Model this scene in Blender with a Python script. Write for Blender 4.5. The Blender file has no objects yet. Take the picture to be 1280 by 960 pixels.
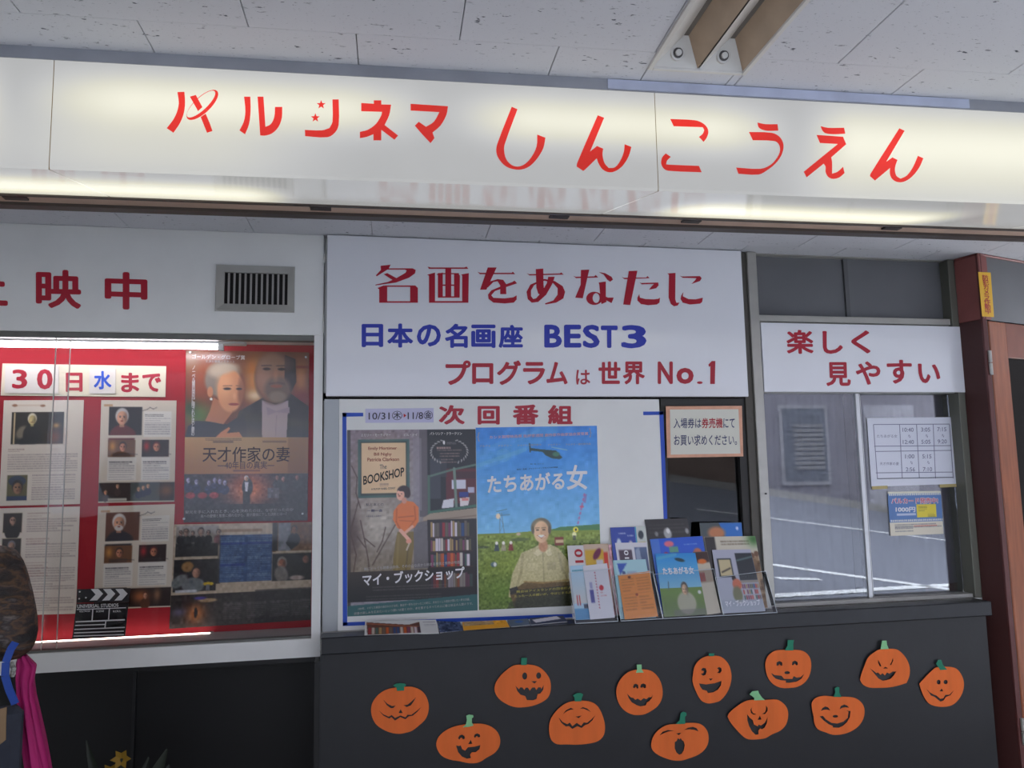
import bpy, bmesh, math, random
import numpy as np
from mathutils import Vector, Matrix
from mathutils.geometry import tessellate_polygon
rng = random.Random(7); nrng = np.random.RandomState(5)
SC = bpy.context.scene; COL = SC.collection
EYE = 1.5                                    # eye height above the pavement

# ------------------------------------------------------------------ camera
F, YAW, PITCH, ROLL = 1006.0, math.radians(11.15), math.radians(6.7), math.radians(-1.07)
cy, sy = math.cos(YAW), math.sin(YAW)
fw = Vector((sy, cy, 0)) * math.cos(PITCH) + Vector((0, 0, 1)) * math.sin(PITCH)
up = Vector((0, 0, 1)) * math.cos(PITCH) - Vector((sy, cy, 0)) * math.sin(PITCH)
rt = Vector((cy, -sy, 0))
rt, up = rt * math.cos(ROLL) + up * math.sin(ROLL), up * math.cos(ROLL) - rt * math.sin(ROLL)
cd = bpy.data.cameras.new('camera'); cam = bpy.data.objects.new('camera', cd); COL.objects.link(cam)
m = Matrix((rt, up, -fw)).transposed().to_4x4(); m.translation = Vector((0, 0, EYE)); cam.matrix_world = m
cd.sensor_width = 36; cd.lens = F / 1280 * 36; cd.clip_start = 0.05; cd.clip_end = 200
SC.camera = cam

# ------------------------------------------------------------------ light
w = bpy.data.worlds.new('sky'); SC.world = w; w.use_nodes = True
wn = w.node_tree.nodes; wl = w.node_tree.links
bg = wn['Background']; bg.inputs[1].default_value = 9.4
tc = wn.new('ShaderNodeTexCoord'); sp = wn.new('ShaderNodeSeparateXYZ'); cr = wn.new('ShaderNodeValToRGB')
wl.new(tc.outputs['Generated'], sp.inputs[0]); wl.new(sp.outputs[2], cr.inputs[0]); wl.new(cr.outputs[0], bg.inputs[0])
cr.color_ramp.elements[0].position = 0.0; cr.color_ramp.elements[0].color = (.95, .96, 1, 1)
cr.color_ramp.elements[1].position = .7; cr.color_ramp.elements[1].color = (.80, .88, 1, 1)
SC.view_settings.view_transform = 'Standard'; SC.view_settings.look = 'None'
SC.view_settings.exposure = 0.0; SC.view_settings.gamma = 1.0; SC.view_settings.use_curve_mapping = False

# ------------------------------------------------------------------ projection helpers (rel = relative to the eye point)
D = 3.2513
def ray(x, y): return rt * ((x - 640) / F) - up * ((y - 480) / F) + fw
class Plane:
    def __init__(s, p, n): s.p = Vector(p); s.n = Vector(n).normalized()
    def __call__(s, x, y, e=0.0):
        d = ray(x, y); t = s.p.dot(s.n) / d.dot(s.n); return d * t + s.n * e
def PY(Y): return Plane((0, Y, 0), (0, -1, 0))
WALL = PY(D)
def quad6(a): return [(a[0], a[1]), (a[3], a[4]), (a[3], a[5]), (a[0], a[2])]      # x0,yt,yb,x1,yt,yb
def rect3(pl, q):                       # true rectangle on a Y-plane fitted to a pixel quad TL,TR,BR,BL
    a = [pl(*p) for p in q]
    x0 = (a[0].x + a[3].x) / 2; x1 = (a[1].x + a[2].x) / 2; z1 = (a[0].z + a[1].z) / 2; z0 = (a[2].z + a[3].z) / 2
    return x0, x1, z0, z1
def srgb(c): return tuple((v / 255 / 12.92) if v / 255 <= .04045 else ((v / 255 + .055) / 1.055) ** 2.4 for v in c[:3])

# ------------------------------------------------------------------ materials
MATS = {}
def mat(name, rgb, rough=.6, metal=0, spec=.5, noise=0, nscale=20, bump=0, bscale=60, coat=0, emis=None, estr=0, stretch=None):
    if name in MATS: return MATS[name]
    M = bpy.data.materials.new(name); M.use_nodes = True; N = M.node_tree.nodes; L = M.node_tree.links
    b = N['Principled BSDF']; c = srgb(rgb)
    b.inputs['Base Color'].default_value = (*c, 1); b.inputs['Roughness'].default_value = rough; b.inputs['Metallic'].default_value = metal
    b.inputs['Specular IOR Level'].default_value = spec; b.inputs['Coat Weight'].default_value = coat; b.inputs['Coat Roughness'].default_value = .04
    if noise or bump:
        g = N.new('ShaderNodeNewGeometry'); mp = N.new('ShaderNodeMapping'); L.new(g.outputs['Position'], mp.inputs[0])
        if stretch: mp.inputs['Scale'].default_value = stretch
    if noise:
        n = N.new('ShaderNodeTexNoise'); n.inputs['Scale'].default_value = nscale; n.inputs['Detail'].default_value = 5
        L.new(mp.outputs[0], n.inputs[0])
        mr = N.new('ShaderNodeMapRange'); mr.inputs[1].default_value = .3; mr.inputs[2].default_value = .7
        mr.inputs[3].default_value = 1 - noise; mr.inputs[4].default_value = 1 + noise; L.new(n.outputs[0], mr.inputs[0])
        mx = N.new('ShaderNodeVectorMath'); mx.operation = 'SCALE'; mx.inputs[0].default_value = c; L.new(mr.outputs[0], mx.inputs['Scale'])
        L.new(mx.outputs[0], b.inputs['Base Color'])
    if bump:
        n2 = N.new('ShaderNodeTexNoise'); n2.inputs['Scale'].default_value = bscale; L.new(mp.outputs[0], n2.inputs[0])
        bp = N.new('ShaderNodeBump'); bp.inputs['Strength'].default_value = bump; bp.inputs['Distance'].default_value = .01
        L.new(n2.outputs[0], bp.inputs['Height']); L.new(bp.outputs[0], b.inputs['Normal'])
    if emis:
        b.inputs['Emission Color'].default_value = (*srgb(emis), 1); b.inputs['Emission Strength'].default_value = estr
    MATS[name] = M; return M

def print_mat(name='printed_paper', rough=.45, coat=0.0):
    if name in MATS: return MATS[name]
    M = bpy.data.materials.new(name); M.use_nodes = True; N = M.node_tree.nodes; L = M.node_tree.links
    a = N.new('ShaderNodeAttribute'); a.attribute_name = 'print'; b = N['Principled BSDF']
    L.new(a.outputs['Color'], b.inputs['Base Color']); b.inputs['Roughness'].default_value = rough
    b.inputs['Coat Weight'].default_value = coat; b.inputs['Coat Roughness'].default_value = .05
    MATS[name] = M; return M

def glass_mat(name, refl, tint=(1, 1, 1), ior=1.5, rough=0.0):
    M = bpy.data.materials.new(name); M.use_nodes = True; N = M.node_tree.nodes; L = M.node_tree.links
    for n in list(N): N.remove(n)
    o = N.new('ShaderNodeOutputMaterial'); t = N.new('ShaderNodeBsdfTransparent'); g = N.new('ShaderNodeBsdfGlossy'); mx = N.new('ShaderNodeMixShader')
    fr = N.new('ShaderNodeFresnel'); fr.inputs[0].default_value = ior
    mm = N.new('ShaderNodeMath'); mm.operation = 'MULTIPLY_ADD'; mm.inputs[1].default_value = 1.0; mm.inputs[2].default_value = refl; mm.use_clamp = True
    L.new(fr.outputs[0], mm.inputs[0]); L.new(mm.outputs[0], mx.inputs[0])
    t.inputs[0].default_value = (*tint, 1); g.inputs['Roughness'].default_value = rough
    L.new(t.outputs[0], mx.inputs[1]); L.new(g.outputs[0], mx.inputs[2]); L.new(mx.outputs[0], o.inputs[0]); return M

# lit acrylic: emission strength varies over the sheet as the tubes behind it do
def sign_mat(name, rgb, base, tubes, lower, estr, dif=.5):
    M = bpy.data.materials.new(name); M.use_nodes = True; N = M.node_tree.nodes; L = M.node_tree.links
    b = N['Principled BSDF']; b.inputs['Roughness'].default_value = .12; b.inputs['Base Color'].default_value = (*[v * dif for v in srgb(rgb)], 1)
    g = N.new('ShaderNodeNewGeometry'); s = N.new('ShaderNodeSeparateXYZ'); L.new(g.outputs['Position'], s.inputs[0])
    def mth(op, a, c=None):
        n = N.new('ShaderNodeMath'); n.operation = op
        for i, v in enumerate((a, c)):
            if v is None: continue
            if isinstance(v, (int, float)): n.inputs[i].default_value = v
            else: L.new(v, n.inputs[i])
        return n.outputs[0]
    def step(v, a, c):
        r = N.new('ShaderNodeMapRange'); r.interpolation_type = 'SMOOTHSTEP'; r.inputs[1].default_value = a; r.inputs[2].default_value = c
        r.inputs[3].default_value = 0; r.inputs[4].default_value = 1; L.new(v, r.inputs[0]); return r.outputs[0]
    tot = None
    for (x0, x1, zc, zs, amp, ax, ew) in tubes + lower:
        wdw = mth('MULTIPLY', step(s.outputs[0], x0 - ew, x0 + ew), mth('SUBTRACT', 1.0, step(s.outputs[0], x1 - ew, x1 + ew)))
        d = mth('DIVIDE', mth('SUBTRACT', s.outputs[ax], zc), zs); gs = mth('EXPONENT', mth('MULTIPLY', mth('MULTIPLY', d, d), -1.0))
        v = mth('MULTIPLY', mth('MULTIPLY', wdw, gs), amp); tot = v if tot is None else mth('ADD', tot, v)
    n = N.new('ShaderNodeTexNoise'); n.inputs['Scale'].default_value = 3; L.new(g.outputs['Position'], n.inputs[0])
    tot2 = mth('ADD', tot, mth('ADD', base - .03, mth('MULTIPLY', n.outputs[0], .06)))
    L.new(mth('MULTIPLY', tot2, estr), b.inputs['Emission Strength'])
    mixc = N.new('ShaderNodeMix'); mixc.data_type = 'RGBA'; c = srgb(rgb)
    cw = (c[0], c[1] * .97, c[2] * .80, 1) if rgb[1] > 150 else (*c, 1)
    mixc.inputs[6].default_value = (*c, 1); mixc.inputs[7].default_value = cw
    L.new(step(tot, .05, .4), mixc.inputs[0]); L.new(mixc.outputs[2], b.inputs['Emission Color'])
    return M

# ------------------------------------------------------------------ mesh helpers
LOC = {}
class MB:
    def __init__(s): s.v = []; s.f = []; s.m = []
    def add(s, vs, fs, mi=0):
        k = len(s.v); s.v += [tuple(v) for v in vs]; s.f += [tuple(i + k for i in f) for f in fs]; s.m += [mi] * len(fs); return s
    def box(s, x0, x1, y0, y1, z0, z1, b=0.0):
        if b <= 0:
            return s.add([(x, y, z) for z in (z0, z1) for y in (y0, y1) for x in (x0, x1)],
                  [(0, 2, 3, 1), (4, 5, 7, 6), (0, 1, 5, 4), (2, 6, 7, 3), (0, 4, 6, 2), (1, 3, 7, 5)])
        bm = bmesh.new(); bmesh.ops.create_cube(bm, size=1)
        bmesh.ops.scale(bm, vec=(x1 - x0, y1 - y0, z1 - z0), verts=bm.verts); bmesh.ops.translate(bm, vec=((x0 + x1) / 2, (y0 + y1) / 2, (z0 + z1) / 2), verts=bm.verts)
        bmesh.ops.bevel(bm, geom=bm.edges[:], offset=b, segments=1, affect='EDGES'); s.bm(bm); return s
    def bm(s, bm, mi=0):
        bm.verts.index_update(); s.add([v.co[:] for v in bm.verts], [[v.index for v in f.verts] for f in bm.faces], mi); bm.free(); return s
    def prism(s, prof, a, b2, axis='x', mi=0):           # closed profile extruded between a and b2
        n = len(prof)
        def P(u, v, t): return (t, u, v) if axis == 'x' else ((u, t, v) if axis == 'y' else (u, v, t))
        vs = [P(u, v, a) for u, v in prof] + [P(u, v, b2) for u, v in prof]
        fs = [(i, (i + 1) % n, n + (i + 1) % n, n + i) for i in range(n)]
        tri = tessellate_polygon([[Vector((u, v, 0)) for u, v in prof]])
        fs += [t for t in tri] + [tuple(n + i for i in t[::-1]) for t in tri]
        return s.add(vs, fs, mi)
    def tube(s, pts, r, seg=10, cap=True, mi=0):
        pts = [Vector(p) for p in pts]; rs = r if isinstance(r, (list, tuple)) else [r] * len(pts); rings = []
        for i, p in enumerate(pts):
            t = (pts[min(i + 1, len(pts) - 1)] - pts[max(i - 1, 0)]).normalized()
            a = t.cross(Vector((0, 0, 1)) if abs(t.z) < .9 else Vector((1, 0, 0))).normalized(); c = t.cross(a)
            rings.append([p + (a * math.cos(q * 2 * math.pi / seg) + c * math.sin(q * 2 * math.pi / seg)) * rs[i] for q in range(seg)])
        vs = [v for rg in rings for v in rg]; fs = []
        for i in range(len(pts) - 1):
            for q in range(seg): fs.append((i * seg + q, i * seg + (q + 1) % seg, (i + 1) * seg + (q + 1) % seg, (i + 1) * seg + q))
        if cap: fs.append(tuple(range(seg))[::-1]); fs.append(tuple((len(pts) - 1) * seg + q for q in range(seg)))
        return s.add(vs, fs, mi)
    def slab(s, q, n, t):                                 # thin sheet: quad q (front), thickness t behind (n points to viewer)
        q = [Vector(p) for p in q]; b2 = [p - Vector(n) * t for p in q]
        return s.add(q + b2, [(0, 3, 2, 1), (4, 5, 6, 7), (0, 1, 5, 4), (1, 2, 6, 5), (2, 3, 7, 6), (3, 0, 4, 7)])

def tagit(o, label=None, cat=None, group=None, kind=None):
    if label: o['label'] = label
    if cat: o['category'] = cat
    if group: o['group'] = group
    if kind: o['kind'] = kind
    return o
def obj(name, mb, mt, parent=None, smooth=False, label=None, base=None, colors=None):
    """links ONE mesh object; coordinates in mb are relative to the eye point"""
    org = LOC[parent.name] if parent else (Vector(base) if base is not None else None)
    if org is None:
        a = np.array(mb.v); org = Vector(((a[:, 0].min() + a[:, 0].max()) / 2, (a[:, 1].min() + a[:, 1].max()) / 2, a[:, 2].min()))
    me = bpy.data.meshes.new(name)
    me.from_pydata([(v[0] - org.x, v[1] - org.y, v[2] - org.z) for v in mb.v], [], mb.f)
    for k in (mt if isinstance(mt, (list, tuple)) else [mt]): me.materials.append(k)
    if len(me.materials) > 1: me.polygons.foreach_set('material_index', mb.m)
    if colors is not None:
        at = me.color_attributes.new('print', 'FLOAT_COLOR', 'POINT'); at.data.foreach_set('color', colors.astype(np.float32).ravel())
    if smooth: me.polygons.foreach_set('use_smooth', [True] * len(me.polygons))
    me.update(); o = bpy.data.objects.new(name, me); COL.objects.link(o)
    if parent: o.parent = parent; o.location = (0, 0, 0); LOC[o.name] = LOC[parent.name]
    else: o.location = org + Vector((0, 0, EYE)); LOC[o.name] = org
    if label: o['label'] = label
    return o
def thing(name, label, cat, loc, group=None, kind=None):
    o = bpy.data.objects.new(name, None); COL.objects.link(o); o.empty_display_size = .05
    o.location = Vector(loc) + Vector((0, 0, EYE)); LOC[o.name] = Vector(loc); tagit(o, label, cat, group, kind); return o

# text -> flat triangles, bounding box normalised to 0..1
TC = {}
def glyphs(s, bold=0.0, spacing=1.0, lines=.0):
    k = (s, bold, spacing)
    if k in TC: return TC[k]
    cu = bpy.data.curves.new('t', 'FONT'); cu.body = s; cu.offset = bold; cu.resolution_u = 3; cu.space_character = spacing
    if '\n' in s: cu.align_x = 'CENTER'; cu.space_line = spacing
    o = bpy.data.objects.new('t', cu); COL.objects.link(o); dg = bpy.context.evaluated_depsgraph_get(); dg.update()
    me = o.evaluated_get(dg).to_mesh()
    v = np.array([x.co[:] for x in me.vertices]).reshape(-1, 3); f = [tuple(p.vertices) for p in me.polygons]
    bpy.data.objects.remove(o); bpy.data.curves.remove(cu)
    mn = v[:, :2].min(0); mx = v[:, :2].max(0); uv = (v[:, :2] - mn) / (mx - mn)
    TC[k] = (uv, f, (mx - mn)); return TC[k]
def bil(q, u, v):                       # q TL,TR,BR,BL vectors ; v up
    return (q[3] * (1 - u) + q[2] * u) * (1 - v) + (q[0] * (1 - u) + q[1] * u) * v
def text_mb(mb, s, q3, n, e=.001, bold=0.0, spacing=1.0, smear=0):
    uv, f, sz = glyphs(s, 0.0, spacing)
    bold *= .6; ru, rv = min(.2, bold / sz[0]), min(.2, bold / sz[1])
    offs = [(0, 0)] if not bold else [(math.cos(a * math.pi / 4), math.sin(a * math.pi / 4)) for a in range(8)]
    for k, (ox, oy) in enumerate(offs):
        mb.add([bil(q3, u * (1 - 2 * ru) + ru + ox * ru, v * (1 - 2 * rv) + rv + oy * rv) + n * (e + k * 4e-5) for u, v in uv], f)
def text(s, q, pl, mt, parent, name='lettering', e=.001, bold=0.0, spacing=1.0, smear=0, label=None):
    """q: pixel quad or 6-tuple; the string's bounding box is mapped onto it"""
    if len(q) == 6: q = quad6(q)
    mb = MB(); text_mb(mb, s, [pl(*p) for p in q], pl.n, e, bold, spacing, smear); return obj(name, mb, mt, parent, label=label)
def q_on(pl, q, e=0.0): return [pl(*p, e) for p in q]
def poly_mb(mb, polys, pl, org, s, e, thick=0.0, sx=None):
    """polys: point lists in enlarged-crop pixels -> photo pixels -> plane"""
    for k, pts in enumerate(polys):
        p3 = [pl(org[0] + x * (sx or s), org[1] + y * s, e + (0 if len(pts) == 4 and k > 6 else k * 5e-5)) for x, y in pts]
        fl = [Vector((x, -y, 0)) for x, y in pts]; tri = tessellate_polygon([fl]); n = len(pts)
        mb.add(p3, tri)
        if thick:
            back = [p - pl.n * thick for p in p3]; mb.add(p3 + back, [(i, (i + 1) % n, n + (i + 1) % n, n + i) for i in range(n)])
def ringpoly(c, r1, r2, a1, c2, r3, r4, a2, n=28):     # crescent: outer and inner ellipse as one strip list
    out = []
    def E(c, ra, rb, a, t):
        x, y = ra * math.cos(t), rb * math.sin(t); return (c[0] + x * math.cos(a) - y * math.sin(a), c[1] + x * math.sin(a) + y * math.cos(a))
    for i in range(n):
        t0, t1 = 2 * math.pi * i / n, 2 * math.pi * (i + 1) / n
        out.append([E(c, r1, r2, a1, t0), E(c, r1, r2, a1, t1), E(c2, r3, r4, a2, t1), E(c2, r3, r4, a2, t0)])
    return out
def star(cx, cy_, r):
    return [(cx + (r if i % 2 == 0 else r * .42) * math.sin(i * math.pi / 5), cy_ - (r if i % 2 == 0 else r * .42) * math.cos(i * math.pi / 5)) for i in range(10)]

# ------------------------------------------------------------------ printed pictures: a fine grid of coloured points on the sheet
class Pic:
    def __init__(s, nx, ny, x0, y0, w_, h_, c=(255, 255, 255)):
        s.nx, s.ny = nx, ny; s.X, s.Y = np.meshgrid(x0 + (np.arange(nx)) / (nx - 1) * w_, y0 + (np.arange(ny)) / (ny - 1) * h_)
        s.px = w_ / nx; s.a = np.zeros((ny, nx, 3)) + np.array(c, float); s.x0, s.y0, s.w, s.h = x0, y0, w_, h_
    def mix(s, mk, c, a=1.0):
        mk = np.clip(mk, 0, 1)[..., None] * a; s.a = s.a * (1 - mk) + np.array(c, float) * mk; return s
    def rect(s, x0, y0, x1, y1, c, a=1.0):
        f = lambda v: np.clip(v / s.px + .5, 0, 1)
        return s.mix(f(s.X - x0) * f(x1 - s.X) * f(s.Y - y0) * f(y1 - s.Y), c, a)
    def ell(s, cx, cy_, rx, ry, c, soft=.12, rot=0, a=1.0):
        dx, dy = s.X - cx, s.Y - cy_; co, si = math.cos(rot), math.sin(rot)
        d = np.sqrt(((dx * co + dy * si) / rx) ** 2 + ((-dx * si + dy * co) / ry) ** 2)
        return s.mix((1 + soft / 2 - d) / soft, c, a)
    def glow(s, cx, cy_, rx, ry, c, a=1.0): return s.mix(np.exp(-((s.X - cx) / rx) ** 2 - ((s.Y - cy_) / ry) ** 2), c, a)
    def poly(s, pts, c, a=1.0):
        m = np.zeros(s.X.shape); n = len(pts)
        for ox, oy in ((-.25, -.25), (.25, -.25), (-.25, .25), (.25, .25)):
            X, Y = s.X + ox * s.px, s.Y + oy * s.px; ins = np.zeros(X.shape, bool)
            for i in range(n):
                (xa, ya), (xb, yb) = pts[i], pts[(i + 1) % n]
                if ya == yb: continue
                ins ^= ((ya > Y) != (yb > Y)) & (X < (xb - xa) * (Y - ya) / (yb - ya) + xa)
            m += ins * .25
        return s.mix(m, c, a)
    def line(s, pts, wd, c, a=1.0):
        for (xa, ya), (xb, yb) in zip(pts, pts[1:]):
            dx, dy = xb - xa, yb - ya; t = np.clip(((s.X - xa) * dx + (s.Y - ya) * dy) / (dx * dx + dy * dy + 1e-9), 0, 1)
            d = np.hypot(s.X - xa - t * dx, s.Y - ya - t * dy); s.mix((wd / 2 - d) / s.px + .5, c, a)
        return s
    def vgrad(s, y0, y1, c0, c1, x0=-1e9, x1=1e9):
        t = np.clip((s.Y - y0) / (y1 - y0), 0, 1)[..., None]; col = np.array(c0, float) * (1 - t) + np.array(c1, float) * t
        m = ((s.Y >= y0) & (s.Y <= y1) & (s.X >= x0) & (s.X <= x1))[..., None]; s.a = np.where(m, col, s.a); return s
    def noise(s, amp, n=1, x0=-1e9, y0=-1e9, x1=1e9, y1=1e9):
        r = nrng.normal(0, 1, (s.ny // n + 2, s.nx // n + 2)); r = np.kron(r, np.ones((n, n)))[:s.ny, :s.nx]
        if n > 1: r = (r + np.roll(r, n // 2, 0) + np.roll(r, n // 2, 1)) / 1.7
        m = (s.Y >= y0) & (s.Y <= y1) & (s.X >= x0) & (s.X <= x1); s.a = s.a + (r * amp * m)[..., None]; return s
    def rows(s, x0, y0, x1, y1, pitch, c, a=.6, fill=.55):      # rows of print too small to read
        y = y0
        while y < y1:
            seg = nrng.rand(s.nx) ; m = (np.abs(s.Y - y - pitch * .3) < pitch * fill * .5) & (s.X >= x0) & (s.X <= x1 - (rng.random() < .2) * (x1 - x0) * rng.random() * .5)
            s.mix(m * (.45 + .55 * seg)[None, :], c, a); y += pitch
        return s
    def face(s, cx, cy_, r, skin, hair, beard=None, look=0, hairtop=1.0):
        """generic head, three-quarter light"""
        s.ell(cx, cy_ - r * .18, r * .98, r * 1.18 * hairtop, hair, .2)
        s.ell(cx + look * r * .08, cy_ + r * .12, r * .76, r * 1.0, skin, .15)
        s.glow(cx - r * .35, cy_ + r * .1, r * .4, r * .6, [min(255, v * 1.15 + 12) for v in skin], .6)
        s.glow(cx + r * .55, cy_ + r * .1, r * .3, r * .9, [v * .5 for v in skin], .7)
        for k in (-1, 1):
            s.ell(cx + look * r * .2 + k * r * .3, cy_ + r * .02, r * .15, r * .07, [v * .3 for v in skin], .5)
            s.ell(cx + look * r * .2 + k * r * .31, cy_ - r * .13, r * .19, r * .04, [v * .5 for v in hair], .7, rot=k * .1)
        s.glow(cx + look * r * .25 + r * .07, cy_ + r * .3, r * .09, r * .2, [v * .6 for v in skin], .7)
        if beard: s.ell(cx + look * r * .1, cy_ + r * .78, r * .62, r * .42, beard, .3)
        s.ell(cx + look * r * .2, cy_ + r * .58, r * .26, r * .07, (skin[0] * .62, skin[1] * .36, skin[2] * .34), .5)
        return s
    def person(s, cx, cy_, r, skin, hair, coat, beard=None):
        s.ell(cx, cy_ + r * 3.2, r * 1.9, r * 2.1, coat, .15); s.rect(cx - r * .35, cy_ + r * .7, cx + r * .35, cy_ + r * 1.5, [v * .8 for v in skin]); return s.face(cx, cy_, r, skin, hair, beard)
    def build(s, name, q3, n, parent=None, mt=None, thick=.0006, label=None, base=None, curl=0.0):
        nx, ny = s.nx, s.ny; U, V = np.meshgrid(np.arange(nx) / (nx - 1), 1 - np.arange(ny) / (ny - 1))
        q = np.array([list(p) for p in q3]); U = U[..., None]; V = V[..., None]
        P = (q[3] * (1 - U) + q[2] * U) * (1 - V) + (q[0] * (1 - U) + q[1] * U) * V
        nn = np.array(list(n)); P = P + nn * curl * ((U * 2 - 1) ** 2)
        i = np.arange(nx * ny).reshape(ny, nx); fs = np.stack([i[:-1, :-1], i[1:, :-1], i[1:, 1:], i[:-1, 1:]], -1).reshape(-1, 4)
        c = np.clip(s.a, 0, 255) / 255; c = np.where(c <= .04045, c / 12.92, ((c + .055) / 1.055) ** 2.4).reshape(-1, 3)
        c = np.concatenate([c, np.ones((len(c), 1))], 1)
        mb = MB(); mb.v = [tuple(p) for p in P.reshape(-1, 3)]; mb.f = [tuple(int(k) for k in f) for f in fs]; mb.m = [0] * len(mb.f)
        k = len(mb.v); ring = list(i[0]) + list(i[1:, -1]) + list(i[-1, -2::-1]) + list(i[-2:0:-1, 0]); ring = [int(r_) for r_ in ring]
        mb.v += [tuple(np.array(mb.v[r_]) - nn * thick) for r_ in ring]; L_ = len(ring)
        mb.f += [(ring[a], ring[(a + 1) % L_], k + (a + 1) % L_, k + a) for a in range(L_)]
        mb.f.append(tuple(k + a for a in range(L_))); mb.m += [0] * (L_ + 1)
        c = np.concatenate([c, c[ring] * 0 + np.array([.8, .8, .78, 1])], 0)
        return obj(name, mb, mt or print_mat(), parent, label=label, base=base, colors=c)

# ================================================================== MATERIAL SET
white_panel = mat('white_painted_panel', (232, 232, 230), .35, noise=.03, nscale=6)
board_white = mat('glossy_sign_board', (233, 234, 240), .25, coat=.9, noise=.015, nscale=3)
red_sticker = mat('red_vinyl', (176, 22, 48), .35)
blue_sticker = mat('blue_vinyl', (38, 54, 172), .35)
blue_tape = mat('blue_tape', (28, 76, 190), .4)
alu = mat('aluminium', (176, 174, 168), .38, .55, noise=.06, nscale=12)
alu_dark = mat('dull_aluminium', (110, 110, 106), .5, .4, noise=.08)
steel = mat('brushed_steel', (170, 168, 168), .55, .5, noise=.12, nscale=14, stretch=(.3, 4, 8))
black_wall = mat('black_painted_wall', (33, 34, 38), .42, noise=.08, nscale=8, bump=.05, bscale=40)
black_ledge = mat('black_ledge_paint', (29, 31, 37), .35, noise=.15, nscale=15)
dark_room = mat('dark_room', (30, 30, 32), .8)
tile_mat = mat('pitted_ceiling_tile', (212, 212, 216), .9)
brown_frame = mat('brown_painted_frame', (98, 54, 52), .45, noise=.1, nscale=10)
wood = mat('varnished_wood', (150, 84, 52), .35, noise=.22, nscale=9, stretch=(6, 6, .6))
concrete = mat('concrete_paving', (150, 148, 144), .8, noise=.12, nscale=5)
asphalt = mat('asphalt', (118, 120, 128), .9, noise=.1, nscale=30)
red_back = mat('red_felt_board', (164, 14, 34), .75, noise=.05, nscale=7)
paper_white = mat('white_paper', (228, 226, 222), .6)
frosted = mat('frosted_grey_glass', (104, 105, 108), .3, noise=.1, nscale=3)
# pits of the ceiling tiles: small dark flecks drawn out along x
def pits(M):
    N = M.node_tree.nodes; L = M.node_tree.links; b = N['Principled BSDF']
    g = N.new('ShaderNodeNewGeometry'); mp = N.new('ShaderNodeMapping'); mp.inputs['Scale'].default_value = (1, 2.2, 1)
    L.new(g.outputs['Position'], mp.inputs[0])
    def fac(scale, lo, hi):
        n = N.new('ShaderNodeTexNoise'); n.inputs['Scale'].default_value = scale; n.inputs['Detail'].default_value = 3; L.new(mp.outputs[0], n.inputs[0])
        r = N.new('ShaderNodeMapRange'); r.inputs[1].default_value = lo; r.inputs[2].default_value = hi; L.new(n.outputs[0], r.inputs[0]); return r.outputs[0]
    a = fac(48, .645, .70); c = fac(8, .44, .62); mu = N.new('ShaderNodeMath'); mu.operation = 'MULTIPLY'; L.new(a, mu.inputs[0]); L.new(c, mu.inputs[1])
    d = fac(130, .66, .71); mu2 = N.new('ShaderNodeMath'); mu2.operation = 'MULTIPLY_ADD'; L.new(d, mu2.inputs[0]); mu2.inputs[1].default_value = .45; L.new(mu.outputs[0], mu2.inputs[2]); mu2.use_clamp = True
    mx = N.new('ShaderNodeMix'); mx.data_type = 'RGBA'; mx.inputs[6].default_value = (*srgb((205, 206, 212)), 1); mx.inputs[7].default_value = (*srgb((70, 72, 84)), 1)
    L.new(mu2.outputs[0], mx.inputs[0]); L.new(mx.outputs[2], b.inputs['Base Color'])
    bp = N.new('ShaderNodeBump'); bp.invert = True; bp.inputs['Strength'].default_value = .5; bp.inputs['Distance'].default_value = .004
    L.new(mu2.outputs[0], bp.inputs['Height']); L.new(bp.outputs[0], b.inputs['Normal'])
pits(tile_mat)

# ================================================================== SETTING
HC = .993; FL = -EYE
st = lambda name, mb, m, parent=None: (lambda o: (tagit(o, kind='structure') if parent is None else o))(obj(name, mb, m, parent))
floor = MB().box(-3.6, 7, -1.6, 3.9, FL - .1, FL); floor = st('floor', floor, concrete)
# paving slabs in front of the shop (parts of the floor)
sl = MB().box(0, .596, 0, .596, 0, .012, .004); slab0 = None
for i in range(9):
    for j in range(5):
        x, y = -2.4 + i * .6, .1 + j * .6
        if slab0 is None:
            mb = MB(); mb.v = [(vx + x, vy + y, vz + FL) for vx, vy, vz in sl.v]; mb.f = sl.f; mb.m = sl.m
            slab0 = obj('paving_slab', mb, concrete, floor); sx0, sy0 = x, y
        else:
            o = slab0.copy(); COL.objects.link(o); o.location = (x - sx0, y - sy0, 0)
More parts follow.
